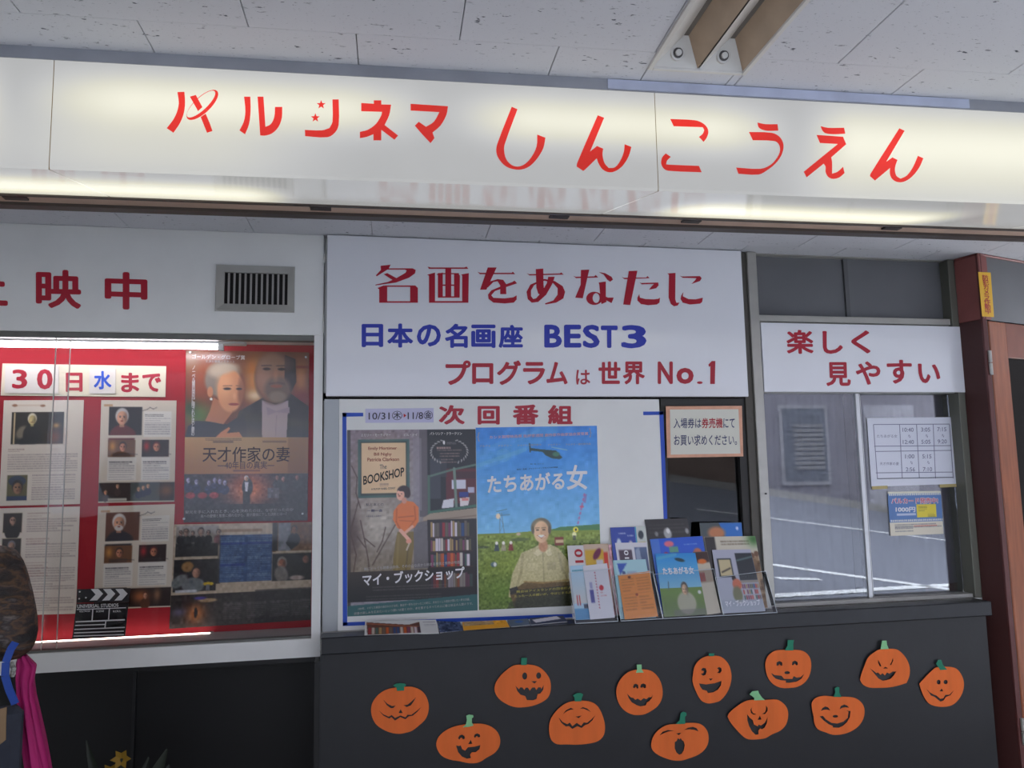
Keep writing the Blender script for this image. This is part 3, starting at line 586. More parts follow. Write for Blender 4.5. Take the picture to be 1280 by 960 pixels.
for k, (a, b_) in enumerate(((LU0 + e, um - .002), (um + .002, LU1 - e))):
    y0, y1 = LV0 + e, LV1 - e; H = .055; ye = y1 - .05
    def sheetq(vs, m, nm): obj(nm, guv(MB().add(vs, [(0, 1, 2, 3)])), m, fx)
    c0, c1 = a + .062, a + .074
    sheetq([(a, y0, HC), (a, y1, HC), (c0, ye, HC + H), (c0, y0, HC + H)], refl_white, 'reflector_side')
    sheetq([(c0, y0, HC + H), (c0, ye, HC + H), (c1, ye, HC + H), (c1, y0, HC + H)], mat('fixture_channel', (96, 92, 88), .5), 'channel')
    sheetq([(c1, y0, HC + H), (c1, ye, HC + H), (b_, y1, HC), (b_, y0, HC)], refl_tan, 'reflector_wing')
    sheetq([(a, y1, HC), (b_, y1, HC), (c1, ye, HC + H), (c0, ye, HC + H)], refl_white, 'end_plate')
    cx = (a + b_) / 2 - .002; yc = (y1 + ye) / 2 + .004; zc = HC + .022
    mb = MB(); dirv = Vector((0, -1, -.35)).normalized(); P0 = Vector((cx, yc + .02, zc + .01))
    sk = obj('tube_socket', guv(mb.tube([P0, P0 + dirv * .026], [.019, .017], 18)), refl_white, fx)
    obj('socket_ring', guv(MB().tube([P0 + dirv * .0262, P0 + dirv * .0275], .0125, 16)), mat('socket_dark', (70, 66, 64), .4), sk)
    obj('socket_cap', guv(MB().tube([P0 + dirv * .0275, P0 + dirv * .034], .0075, 14)), refl_white, sk)
    for yy in (LV0 + .4, LV0 + .8): obj('channel_screw', guv(MB().tube([((c0 + c1) / 2, yy, HC + H - .004), ((c0 + c1) / 2, yy, HC + H)], .005, 10)), mat('socket_dark', (70, 66, 64), .4), fx)
mb = MB(); mb.box(LU0, LU1, LV0, LV1, HC + .060, HC + .064); mb.box(LU0 - .003, LU0, LV0, LV1, HC + .0125, HC + .060); mb.box(LU1, LU1 + .003, LV0, LV1, HC + .0125, HC + .060)
obj('fixture_body', guv(mb), alu_dark, fx)

# ------------------------------------------------------------------ middle window with notice
w0x, w1x = p(831, 600).x, p(937, 600).x; wz1, wz0 = p(880, 498).z, ZL
win1 = tagit(thing('window_1', None, None, ((w0x + w1x) / 2, D + .05, wz0), kind='structure'))
darkf = mat('dark_window_frame', (38, 36, 34), .5)
mb = MB(); mb.box(w0x, w0x + .02, D + .01, D + .06, wz0, wz1); mb.box(w1x - .035, w1x, D + .01, D + .06, wz0, wz1); mb.box(w0x + .02, w1x - .035, D + .01, D + .06, wz1 - .03, wz1); mb.box(w0x + .02, w1x - .035, D + .01, D + .06, wz0, wz0 + .03)
obj('window_frame', mb, darkf, win1)
wg = glass_mat('window_glass', .0, (.5, .5, .52), 1.42)
obj('pane', MB().box(w0x + .02, w1x - .035, D + .032, D + .036, wz0 + .03, wz1 - .03), wg, win1)
CP = PY(D - .0)
nt = thing('notice', 'copper-bordered white notice in the dark window, telling visitors to buy at the ticket machine', 'notice', CP(880, 571))
copper = mat('copper_edging', (214, 160, 132), .4, .2, noise=.1, nscale=30)
obj('backing', MB().slab(q_on(CP, [(832, 508), (927, 507.3), (928.7, 570.5), (833.6, 572.3)], .003), CP.n, .003), copper, nt)
obj('sheet', MB().slab(q_on(CP, [(837, 512), (922.5, 511.6), (925, 567), (838, 568.3)], .004), CP.n, .0008), mat('notice_paper', (222, 220, 208), .55), nt)
ink = mat('navy_ink', (70, 72, 110), .6); rink = mat('red_print', (176, 44, 56), .6)
text('入場券は', (841.4, 522.8, 535.6, 876.0, 522.6, 535.4), CP, ink, nt, e=.0045, bold=.02)
text('券売機', (876.6, 522.6, 535.4, 902.8, 522.4, 535.1), CP, rink, nt, e=.0045, bold=.03)
text('にて', (903.6, 523, 535, 917.8, 523, 534.8), CP, ink, nt, e=.0045, bold=.02)
text('お買い求めください。', (841.9, 543.6, 557, 920.6, 543.3, 556.6), CP, ink, nt, e=.0045, bold=.02)

# ------------------------------------------------------------------ window posts, transom, ticket window
mb = MB(); x0 = p(942, 500).x; x1 = p(953.5, 500).x
mb.box(x0, x1, D - .012, D + .10, ZL, HC - .004, .002); tr = st('trim_1', mb, alu)
mb = MB(); mb.box(w1x, x0 - .001, D + .0, D + .10, ZL, HC - .004, .002); st('trim_2', mb, mat('shaded_bronze_frame', (84, 80, 74), .5, .3))
xr0, xr1 = p(1195, 350).x, 2.80
mb = MB(); mb.box(xr1 - .055, xr1 - .02, D - .01, D + .10, ZL, HC - .004, .002); st('trim_3', mb, mat('olive_grey_frame', (112, 112, 102), .45, .3))
tw = tagit(thing('window_2', None, None, (2.28, D + .05, p(1070, 400).z), kind='structure'))
zt1, zt0 = p(1065, 318).z, p(1065, 396).z; zr0 = p(1065, 404).z
obj('top_rail', MB().box(x1 + .001, xr1 - .056, D + .02, D + .09, zt1, HC - .004), alu, tw)
obj('bottom_rail', MB().box(x1 + .001, xr1 - .056, D + .0, D + .09, zr0, zt0, .002), alu, tw)
xm = p(1066, 350).x
obj('pane', MB().box(x1 + .001, xm - .008, D + .055, D + .06, zt0, zt1), frosted, tw)
obj('pane', MB().box(xm + .008, xr1 - .056, D + .045, D + .05, zt0, zt1), frosted, tw)
obj('mullion', MB().box(xm - .012, xm + .008, D + .044, D + .075, zt0, zt1), mat('grey_mullion', (96, 97, 98), .5, .3), tw)
SPn = PY(D - .012)
sg = thing('slogan_sign', 'small white sign with red hiragana slogan over the ticket window', 'sign', SPn(1078, 490))
r_ = rect3(SPn, [(949, 406), (1201, 405.5), (1207, 488.8), (953.8, 491.4)])
obj('sign_panel', MB().box(r_[0] + .008, r_[1], D - .012, D + .002, r_[2], r_[3], .0015), board_white, sg)
for ch, x0_, y0_, x1_, y1_ in (('楽', 982.4, 412.3, 1016, 442.4), ('し', 1027.7, 413.8, 1052.8, 442.4), ('く', 1063.4, 413, 1087.3, 441.9), ('見', 1031.7, 452.6, 1062.6, 482.7), ('や', 1069, 451.7, 1100, 481), ('す', 1107.9, 449.8, 1139.4, 479.8), ('い', 1147, 454.5, 1174.5, 479)):
    text(ch, [(x0_, y0_), (x1_, y0_), (x1_ + 1, y1_), (x0_ + 1, y1_)], SPn, red_sticker, sg, name='letter', bold=.045)
# sliding ticket window
zk1 = p(1080, 491).z; zk0 = ZL
t2 = tagit(thing('window_3', None, None, (2.28, D + .05, zk0), kind='structure'))
xa = x1 + .002; xb = xr1 - .057; GY1, GY2 = PY(D + .03), PY(D + .055)
obj('head_rail', MB().box(xa, xb, D + .012, D + .09, zk1, zr0 - .001), alu, t2)
obj('sill_rail', MB().box(xa, xb, D + .0, D + .09, zk0, zk0 + .018, .002), alu, t2)
tg = glass_mat('ticket_window_glass', .085, (.78, .79, .82), 1.5, .012)
xc = p(1075, 550, D + .03).x
obj('pane', MB().box(xa, xc, D + .030, D + .034, zk0 + .018, zk1), tg, t2)
obj('pane', MB().box(xc - .015, xb, D + .055, D + .059, zk0 + .018, zk1), tg, t2)
for a, b_, y in ((xc - .012, xc + .008, D + .024), (xc + .013, xc + .030, D + .049)): obj('sliding_stile', MB().box(a, b_, y, y + .016, zk0 + .018, zk1, .0015), mat('bright_aluminium', (205, 206, 208), .3, .5), t2)
obj('stile_gap', MB().box(xc + .008, xc + .013, D + .030, D + .05, zk0 + .018, zk1), darkf, t2)
lk = p(956.5, 617, D - .002); obj('lock_button', MB().tube([(lk.x - .004, D - .013, lk.z), (lk.x - .004, D - .018, lk.z)], .004, 10), darkf, tr)
# lace curtain inside
def curtain(name, label, xa, xb, y, z0, z1, col, amp, seedp):
    nx, nz = 90, 14; mb = MB(); r = random.Random(seedp); ph = [r.random() * 6.28 for _ in range(5)]
    for j in range(nz + 1):
        t = j / nz
        for i in range(nx + 1):
            u = i / nx; x = xa + (xb - xa) * u; sq = 1 - .015 * math.sin(t * 5 + seedp)
            yy = y + amp * (math.sin(u * 46 + ph[0] + .6 * math.sin(t * 4)) * .6 + math.sin(u * 19 + ph[1]) * .5)
            z = z0 + (z1 - z0) * t + (.006 * math.sin(u * 30 + ph[2]) if j == 0 else 0); mb.v.append((x, yy, z))
    for j in range(nz):
        for i in range(nx): a = j * (nx + 1) + i; mb.f.append((a, a + 1, a + nx + 2, a + nx + 1)); mb.m.append(0)
    o = obj(name, mb, mat('grey_lace_curtain', col, .9), None, smooth=True); return tagit(o, label, 'curtain', 'curtains behind the ticket window')
curtain('curtain', 'pale translucent curtain hanging behind the left pane of the ticket window', xa + .0, xc - .02, D + .115, zk0 + .03, zk1 + .02, (150, 150, 160), .010, 3)
curtain('curtain', 'pale curtain behind the right pane, ending short of the frame with a knotted hem', xc - .005, p(1203, 560, D + .12).x, D + .125, zk0 + .045, zk1 + .02, (158, 158, 168), .010, 8)

# ------------------------------------------------------------------ timetable and card leaflet stuck inside the right pane
G = PY(D + .052)
TT = thing('timetable', 'white printed timetable sheet taped to the right pane of the ticket window', 'timetable', G(1142, 607))
obj('sheet', MB().slab(q_on(G, [(1083.7, 522.4), (1193, 521.4), (1199.4, 604.8), (1089.3, 608.3)]), G.n, .0006), mat('timetable_paper', (226, 228, 240), .6), TT)
def cq(x, y): return (1060 + x * .198, 500 + y * .198)
def gl(x0, y0, x1, y1, w_=.45):
    a, b_ = cq(x0, y0), cq(x1, y1)
    q = [(a[0] - w_ * (a[0] != b_[0]) * 0, a[1] - w_), (b_[0], b_[1] - w_), (b_[0], b_[1] + w_), (a[0], a[1] + w_)] if abs(x1 - x0) > abs(y1 - y0) else [(a[0] - w_, a[1]), (a[0] + w_, a[1]), (b_[0] + w_, b_[1]), (b_[0] - w_, b_[1])]
    return q_on(G, q, .0006)
mb = MB(); tc_ = [(160, 640), (165, 650), (172, 655), (175, 660), (183, 663), (185, 663)]
for (xa_, xb_), (ya_, yb_) in zip(tc_, ((155, 152), (292, 288), (325, 318), (460, 455), (497, 488), (497, 488))): mb.add(gl(xa_, ya_, xb_, yb_), [(0, 3, 2, 1)])
for xa_, xb_ in ((160, 185), (325, 342), (432, 450), (537, 552), (640, 664)): mb.add(gl(xa_, 155, xb_, 495), [(0, 3, 2, 1)])
tink = mat('pale_grey_ink', (132, 132, 158), .7)
obj('table_lines', mb, tink, TT)
for s_, x, y in (('10:40', 343, 175), ('12:40', 345, 252), ('3:05', 460, 174), ('5:05', 462, 251), ('7:15', 562, 172), ('9:20', 565, 249), ('1:00', 360, 343), ('2:56', 364, 425), ('5:15', 468, 343), ('7:10', 472, 424)):
    w_ = 70 if len(s_) == 5 else 58; a, b_ = cq(x, y), cq(x + w_, y + 26); text(s_, (a[0], a[1], b_[1], b_[0], a[1], b_[1]), G, tink, TT, e=.0008, bold=.02)
for x, y in ((380, 218), (490, 216), (592, 214), (393, 385), (500, 384)):
    a, b_ = cq(x, y), cq(x + 14, y + 22); text('〜', (a[0], a[1], b_[1], b_[0], a[1], b_[1]), G, tink, TT, e=.0008)
for s_, x0_, y0_, x1_, y1_ in (('たちあがる女', 182, 218, 310, 238), ('天才作家の妻', 200, 392, 320, 412)):
    a, b_ = cq(x0_, y0_), cq(x1_, y1_); text(s_, (a[0], a[1], b_[1], b_[0], a[1], b_[1]), G, tink, TT, e=.0008)
ytape = mat('yellow_tape', (186, 168, 112), .5)
for q in ([(150, 545), (248, 540), (250, 560), (152, 565)], [(578, 533), (702, 528), (704, 547), (580, 553)]): obj('tape', MB().slab(q_on(G, [cq(*c) for c in q], .0006), G.n, .0004), ytape, TT)
P = Pic(130, 104, 250, 575, 350, 282, (96, 132, 190))
P.rect(240, 570, 610, 588, (225, 222, 205)); P.rect(240, 772, 610, 870, (226, 218, 200))
for k in range(28): P.ell(262 + k * 12.5, 594, 4.5, 8, (225, 225, 215)); P.ell(262 + k * 12.5, 762, 4.5, 7, (225, 225, 215))
P.rect(432, 660, 562, 745, (232, 212, 70)); P.rows(445, 672, 500, 700, 9, (120, 110, 60)); P.rows(505, 720, 555, 742, 9, (120, 110, 60)); P.rect(300, 716, 425, 730, (190, 200, 225))
P.rows(280, 785, 590, 805, 15, (110, 110, 120)); P.rows(280, 795, 400, 835, 15, (120, 120, 130)); P.rows(405, 795, 570, 808, 15, (205, 80, 80))
card = P.build('card_leaflet', q_on(G, [(1109.5, 614.8), (1175.8, 613.6), (1179.4, 667.3), (1113.3, 670)]), G.n, None)
tagit(card, 'blue and cream leaflet advertising a card, below the timetable in the ticket window', 'leaflet')
a, b_ = cq(270, 615), cq(568, 658); cpink = mat('pink_print', (206, 92, 120), .6)
text('パルカード発売中!', [(a[0], a[1] + .5), (b_[0], a[1] - .3), (b_[0] + .5, b_[1] - .5), (a[0] + .5, b_[1])], G, mat('white_print', (228, 228, 232), .6), card, e=.0003, bold=.11)
text('パルカード発売中!', [(a[0] + .6, a[1] + 1), (b_[0] - .6, a[1] + .3), (b_[0] - .1, b_[1] - 1), (a[0] + 1.1, b_[1] - .5)], G, cpink, card, e=.0009, bold=.03)
a, b_ = cq(300, 675), cq(425, 708); text('1000円', (a[0], a[1], b_[1], b_[0], a[1], b_[1]), G, mat('white_print', (228, 228, 232), .6), card, e=.0003, bold=.06)

# ------------------------------------------------------------------ brown column and door on the right
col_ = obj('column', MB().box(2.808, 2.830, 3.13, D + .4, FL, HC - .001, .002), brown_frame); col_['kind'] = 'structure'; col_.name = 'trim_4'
AN = math.radians(16); PV = Vector((2.812, 3.127, 0))
def dr(mb):                      # local: s along the door wall, t depth behind its face
    mb.v = [(PV.x + x * math.cos(AN) - y * math.sin(AN), PV.y + x * math.sin(AN) + y * math.cos(AN), z) for x, y, z in mb.v]; return mb
DPl = Plane(PV, (math.sin(AN), -math.cos(AN), 0))
zh = DPl(1256, 324).z; zd = DPl(1252, 401).z; zg = DPl(1264, 447).z
brown_lit = mat('brown_frame_lit', (138, 80, 76), .45, noise=.08, nscale=10)  # the column's brown, lightened for the light on the front
dh = tagit(thing('door_1', None, None, (3.3, 3.25, FL), kind='structure'))
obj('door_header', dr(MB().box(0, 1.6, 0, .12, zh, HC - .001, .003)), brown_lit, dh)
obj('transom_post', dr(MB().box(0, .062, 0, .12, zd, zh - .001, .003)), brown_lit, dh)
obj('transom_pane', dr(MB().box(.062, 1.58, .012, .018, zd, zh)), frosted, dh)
obj('jamb', dr(MB().box(0, .032, 0.004, .12, FL, zd - .001, .002)), mat('shaded_brown_jamb', (72, 40, 38), .5), dh)  # frame brown darkened to paint in the shadowed gap beside the leaf
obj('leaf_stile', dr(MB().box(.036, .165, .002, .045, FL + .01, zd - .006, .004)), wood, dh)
obj('leaf_rail', dr(MB().box(.166, .85, .006, .040, zg, zd - .006, .003)), mat('dark_wood_rail', (132, 72, 52), .4, noise=.15, nscale=10), dh)
obj('leaf_rail', dr(MB().box(.166, .85, .006, .040, FL + .01, FL + .3, .003)), wood, dh)
obj('leaf_stile', dr(MB().box(.851, .98, .002, .045, FL + .01, zd - .006, .004)), wood, dh)
obj('glass_pane', dr(MB().box(.166, .85, .018, .022, FL + .3, zg)), glass_mat('door_glass', .0, (.25, .25, .28), 1.4), dh)
hz = DPl(1229, 453).z
for k, z in enumerate((hz, hz - 1.6)): 
    for z0_, z1_ in ((z - .055, z - .002), (z + .002, z + .055)): obj('hinge', dr(MB().tube([(.012, -.006, z0_), (.012, -.006, z1_)], .008, 10)), alu, dh)
mb = dr(MB().box(.5, 1.7, 1.2, 1.25, FL, HC + .1).box(1.65, 1.7, .15, 1.2, FL, HC + .1).box(.5, 1.7, .15, 1.2, HC, HC + .1)); obj('dark_interior', mb, dark_room, dh)
stk = obj('sticker', MB().slab(q_on(DPl, [(1222.3, 340), (1237.8, 340.8), (1242, 396.5), (1227.3, 395.5)], .002), DPl.n, .0015), mat('yellow_sticker', (226, 176, 40), .5))
tagit(stk, 'yellow vertical sticker with red characters on brown door frame', 'sticker')
text('防\n犯\nカ\nメ\nラ\n作\n動\n中', [(1226.5, 343.5), (1234.5, 344), (1238.5, 393), (1230.5, 392.3)], DPl, mat('red_print', (176, 44, 56), .6), stk, e=.0028, bold=.03, spacing=.85)
# wall beyond the door
mb = dr(MB().box(1.6, 4.6, 0, .15, FL, HC)); st('wall_right', mb, white_panel)

# ================================================================== POSTERS AND PAGES IN THE CASE
CPL = PY(CY - .003)
def sheet_thing(pic, name, q, pl, label, cat, group=None, gl_=False, curl=0.0):
    o = pic.build(name, q_on(pl, q, .0012), pl.n, None, mt=print_mat('glossy_print', .3, .25) if gl_ else None, curl=curl)
    return tagit(o, label, cat, group)
SKIN = (206, 150, 118)
# --- strip "30日 水 まで"
strip = thing('title_strip', 'cream strip with 30日水まで in red and blue pinned at the top of the red display', 'strip', CPL(105, 496))
obj('strip_card', MB().slab(q_on(CPL, [(3.4, 454.4), (207.8, 457.8), (206.8, 496.3), (1, 494.4)], .002), CPL.n, .0018), mat('cream_card', (228, 220, 196), .6), strip)
for q in ([(7.5, 457), (74.3, 457.6), (73.6, 492.2), (6.5, 491.4)], [(112.6, 461), (145, 461.5), (144.4, 492.4), (112, 492)]): obj('date_plate', MB().slab(q_on(CPL, q, .006), CPL.n, .003), mat('ivory_plate', (222, 218, 210), .4), strip)
for ch, x0, y0, x1, y1, m_, b_ in (('3', 16, 462, 35, 486, red_sticker, .04), ('0', 46.9, 461.6, 66.6, 487, red_sticker, .05), ('日', 82.5, 466, 103.5, 490, red_sticker, .05), ('水', 117.8, 464, 140, 487, mat('bright_blue_film', (34, 84, 200), .4), .05), ('ま', 151.5, 466, 174.4, 490.6, red_sticker, .05), ('で', 178, 467, 201.6, 490, red_sticker, .05)):
    text(ch, [(x0, y0), (x1, y0), (x1, y1), (x0, y1)], CPL, m_, strip, name='letter', e=.0066 if ch in '30水' else .0026, bold=b_)

# --- profile pages
def frame_photo(P, x0, y0, x1, y1, bgc): P.rect(x0 - 2, y0 - 2, x1 + 2, y1 + 2, (190, 178, 150)); P.rect(x0, y0, x1, y1, bgc)
PG = (222, 214, 198)
P = Pic(110, 138, 15, 8, 700, 885, PG)                            # crop 0,500 scale .146
P.line([(90, 52), (370, 52)], 12, (188, 160, 130), .45); P.ell(112, 52, 22, 12, (150, 110, 80), .6); P.ell(355, 56, 22, 10, (150, 110, 80), .6)
frame_photo(P, 90, 110, 545, 382, (34, 30, 22)); P.rect(108, 112, 122, 380, (190, 170, 130)); P.glow(470, 320, 60, 70, (120, 60, 30), .9); P.glow(480, 225, 30, 22, (200, 150, 70), .9)
P.ell(235, 320, 95, 90, (22, 22, 20)); P.ell(180, 280, 40, 60, (120, 110, 90), .5, .6); P.person(268, 172, 40, (196, 178, 120), (225, 218, 190), (24, 24, 20)); P.rect(90, 383, 545, 420, PG)
P.rows(70, 418, 210, 440, 18, (140, 110, 100), .5); P.rows(70, 462, 680, 610, 20, (120, 105, 105), .42)
frame_photo(P, 75, 640, 248, 852, (96, 92, 60)); P.ell(160, 690, 75, 45, (50, 62, 80)); P.face(165, 745, 48, (150, 110, 80), (40, 40, 44)); P.rect(75, 815, 248, 852, (40, 60, 96)); P.rect(75, 853, 248, 870, PG)
P.rows(290, 640, 670, 860, 20, (125, 105, 110), .45)
sheet_thing(P, 'profile_page', [(5, 500.5), (105, 500), (100, 630), (-1, 632.5)], CPL, 'upper left profile page with landscape photo of a man by a lamp, on red board', 'page')
P = Pic(110, 138, -5, 465, 290, 400, (226, 218, 204))
for yy, c in ((485, (40, 30, 28)), (580, (120, 120, 130))):
    frame_photo(P, 15, yy, 80, yy + 72, (44, 36, 34)); P.person(48, yy + 26, 14, (170, 130, 110), c, (30, 28, 30))
P.rect(0, 655, 90, 662, (226, 218, 204))
for y_ in (485, 580, 670, 700, 780): P.rows(98, y_, 180, y_ + 20, 9, (150, 110, 100), .4); P.rows(98, y_ + 22, 275, y_ + 75, 9, (130, 110, 110), .4)
sheet_thing(P, 'profile_page', [(-2, 635.5), (100, 633), (95, 767), (-9, 770)], CPL, 'lower left text page partly hidden behind the person, on red board', 'page')
def profile(q, label, hair, beard, bgc, coatc, bot):
    P = Pic(100, 135, 30, 5, 650, 870, (212, 202, 184)); P.rect(55, 40, 130, 58, (170, 120, 70), .7)
    P.rect(100, 62, 385, 305, bgc); P.ell(225, 300, 110, 70, coatc, .2); P.person(212, 150, 58, SKIN, hair, coatc, beard); P.rect(20, 306, 700, 330, (212, 202, 184)); P.rect(386, 60, 660, 305, (212, 202, 184)); P.rect(20, 62, 99, 330, (212, 202, 184))
    P.line([(370, 100), (430, 82), (450, 66), (480, 80), (510, 66)], 5, (60, 54, 60), .8); P.rect(400, 100, 640, 320, (222, 218, 208)); P.rows(408, 125, 570, 140, 14, (60, 56, 60), .8); P.rows(408, 155, 630, 300, 19, (120, 116, 120), .5)
    for (x0, x1, c1, c2) in ((98, 332, (110, 70, 40), (60, 40, 30)), (388, 622, (40, 22, 22), (90, 20, 24))):
        P.rect(x0, 345, x1, 492, c1); P.glow(x0 + 40, 400, 26, 40, (220, 150, 60) if c1[0] > 90 else (200, 30, 40), .8); P.face((x0 + x1) / 2 + 10, 405, 34, (190, 120, 86), c2); P.rect(x0 + 40, 455, x1 - 40, 492, (60, 50, 50), .5)
        P.rect(x0, 493, x1 + 12, 690, (222, 218, 208)); P.rows(x0 + 15, 530, x1 - 20, 545, 14, (70, 66, 70), .8); P.rows(x0 + 15, 560, x1, 680, 19, (120, 116, 120), .5)
        P.line([(x0 + 60, 478), (x0 + 140, 462), (x1 + 20, 470)], 5, (50, 46, 50), .7)
    P.rect(30, 708, 680, 865, (40, 26, 22))
    if bot == 0:
        P.rect(300, 708, 550, 865, (70, 76, 74)); 
        for x_, y_ in ((190, 740), (370, 765), (410, 755), (450, 740), (90, 790)): P.person(x_, y_, 15, SKIN, (150, 120, 90), (40, 44, 70) if x_ > 300 else (60, 40, 36))
        P.rect(110, 840, 270, 862, (190, 184, 170)); P.glow(610, 780, 60, 50, (130, 80, 40), .9)
    else:
        P.glow(420, 780, 70, 50, (190, 110, 60), .9); P.person(460, 770, 22, SKIN, (90, 40, 24), (90, 50, 30)); P.glow(560, 770, 30, 50, (170, 120, 80), .8); P.rect(30, 700, 300, 870, (28, 22, 22), .9)
    return sheet_thing(P, 'profile_page', q, CPL, label, 'page')
profile([(126.7, 500.2), (220.7, 500.7), (218, 627), (122.7, 628.5)], 'upper profile page in the second column, portrait of grey-haired person in red scarf', (188, 184, 178), None, (34, 28, 30), (96, 30, 34), 0)
profile([(122.7, 633), (218.7, 630), (213.3, 758.5), (117, 762)], 'lower profile page in the second column, portrait of white-bearded man, above the clapperboard', (214, 212, 206), (200, 196, 190), (96, 60, 46), (34, 36, 46), 1)

# --- large brown-and-gold film poster (generic figures)
P = Pic(190, 264, 85, 55, 1100, 1528, (120, 62, 34))                # crop 220,430 scale .1406
P.vgrad(55, 840, (110, 66, 44), (96, 40, 24)); P.glow(250, 330, 160, 300, (150, 66, 30), .8); P.glow(130, 130, 90, 120, (150, 130, 112), .7)
P.glow(200, 640, 130, 110, (70, 110, 30), .9); P.glow(130, 580, 60, 60, (30, 60, 30), .9)
P.glow(690, 320, 90, 200, (214, 140, 56), .9); P.glow(700, 460, 80, 50, (236, 214, 170), .9); P.glow(690, 200, 60, 60, (190, 110, 40), .7); P.glow(1110, 300, 70, 150, (190, 120, 56), .9); P.rect(1040, 180, 1190, 205, (110, 40, 30), .6); P.glow(1120, 480, 100, 70, (120, 24, 24), .9)
P.poly([(560, 600), (780, 470), (1010, 430), (1190, 560), (1190, 850), (480, 850)], (38, 36, 38))
P.poly([(760, 500), (880, 540), (1000, 500), (985, 850), (765, 850)], (176, 158, 162)); P.poly([(800, 560), (890, 600), (1010, 560), (1010, 620), (890, 610), (810, 640)], (158, 142, 150)); P.line([(895, 640), (885, 830)], 3, (130, 110, 118))
P.ell(870, 300, 175, 235, (92, 66, 54), .2); P.ell(850, 290, 150, 215, (150, 102, 74), .25); P.ell(780, 270, 60, 120, (170, 130, 108), .9, a=.6); P.poly([(960, 80), (1060, 120), (1070, 330), (1020, 430), (960, 300)], (52, 40, 40))
P.ell(865, 160, 150, 90, (140, 112, 92), .8, a=.6); P.ell(900, 400, 118, 120, (112, 90, 74), .35); P.ell(900, 470, 75, 50, (140, 122, 104), .5); P.ell(890, 372, 52, 15, (150, 84, 60), .4); P.line([(830, 350), (900, 338), (960, 350)], 15, (96, 74, 62)); P.glow(880, 270, 22, 60, (176, 124, 92), .8)
for x_ in (800, 935): P.ell(x_, 215, 34, 13, (50, 36, 34), .6); P.line([(x_ - 45, 185), (x_ + 40, 182)], 12, (90, 70, 60))
P.poly([(180, 690), (330, 700), (450, 720), (600, 620), (640, 850), (85, 850), (110, 740)], (30, 28, 36)); P.poly([(300, 600), (330, 480), (470, 560), (500, 610), (420, 720), (260, 690)], (176, 110, 72))
P.ell(400, 320, 150, 160, (132, 118, 104), .2); P.ell(420, 240, 140, 75, (170, 152, 130), .5); P.ell(480, 420, 118, 190, (212, 146, 100), .14); P.ell(430, 380, 70, 110, (226, 164, 116), .9, a=.7); P.ell(300, 430, 26, 48, (196, 130, 90), .3); P.ell(310, 495, 12, 12, (240, 236, 226), .3)
P.ell(575, 430, 30, 150, (120, 66, 44), .8, a=.6); P.ell(450, 400, 34, 12, (56, 40, 40), .5); P.ell(555, 400, 26, 11, (56, 40, 40), .5); P.line([(415, 375), (490, 372)], 9, (150, 100, 70)); P.line([(530, 372), (585, 375)], 8, (140, 92, 66)); P.glow(515, 465, 16, 34, (236, 176, 130), .7); P.ell(510, 540, 46, 12, (150, 60, 50), .4)
P.ell(430, 225, 110, 40, (186, 170, 148), .8, rot=-.3, a=.8); P.poly([(350, 840), (400, 790), (470, 745), (480, 760), (450, 800), (560, 790), (590, 835), (590, 850), (350, 850)], (196, 118, 72))
P.vgrad(838, 1162, (176, 132, 74), (150, 96, 44)); P.glow(650, 960, 300, 200, (186, 156, 112), .6); P.rect(1000, 838, 1190, 1162, (112, 66, 36), .35)
P.rows(260, 848, 580, 862, 12, (70, 44, 40), .8); P.rect(330, 870, 510, 886, (60, 40, 36), .55); P.rect(770, 868, 985, 884, (80, 50, 40), .5); P.rect(510, 1128, 750, 1142, (50, 36, 36), .7)
P.vgrad(1162, 1585, (38, 26, 34), (34, 28, 34)); P.glow(650, 1290, 200, 150, (196, 96, 56), .95); P.glow(650, 1330, 120, 100, (214, 130, 80), .6)
for k, x_ in enumerate((120, 190, 300, 350, 395, 440)): P.person(x_, 1215 + (k % 3) * 12, 20, (150, 140, 170), (60, 50, 70), (30, 32, 70))
for k, x_ in enumerate((905, 960, 1085)): P.person(x_, 1195 + (k % 2) * 14, 20, (150, 100, 90), (50, 40, 44), (44, 40, 44))
for x_ in (140, 245, 345): P.ell(x_, 1350, 42, 28, (150, 30, 40), .3)
P.rect(820, 1290, 925, 1380, (92, 84, 90)); P.ell(640, 1280, 48, 80, (36, 34, 40), .2); P.rect(600, 1330, 665, 1440, (40, 36, 40)); P.poly([(615, 1235), (650, 1235), (640, 1320), (622, 1320)], (200, 196, 206)); P.face(630, 1205, 20, (196, 150, 120), (210, 204, 200))
P.vgrad(1430, 1585, (36, 28, 32), (34, 28, 32)); P.noise(7, 3, y0=1170)
q_ = [(232.7, 437.7), (386.6, 440.5), (384.5, 650.6), (229.6, 653)]
P.a *= 1.08
pa = sheet_thing(P, 'film_poster', q_, CPL, 'brown and gold film poster of a grey-haired couple in the display case', 'poster', gl_=True)
def sub(q, x0, y0, w_, h_):                       # crop coordinates -> photo pixels inside a poster quad
    def f(x, y):
        u, v = (x - x0) / w_, (y - y0) / h_; a = [Vector(c) for c in q]; r = (a[0] * (1 - u) + a[1] * u) * (1 - v) + (a[3] * (1 - u) + a[2] * u) * v; return (r.x, r.y)
    return f
def ptext(s_, f, x0, y0, x1, y1, m_, par, pl, bold=.0, dy=0, spacing=1.0): return text(s_, [f(x0, y0), f(x1, y0 + dy), f(x1, y1 + dy), f(x0, y1)], pl, m_, par, e=.0020, bold=bold, spacing=spacing)
f1 = sub(q_, 85, 55, 1100, 1528); dk = mat('dark_brown_ink', (58, 34, 30), .6); wi = mat('white_ink', (222, 218, 214), .6); wi2 = mat('grey_white_ink', (176, 172, 170), .6)
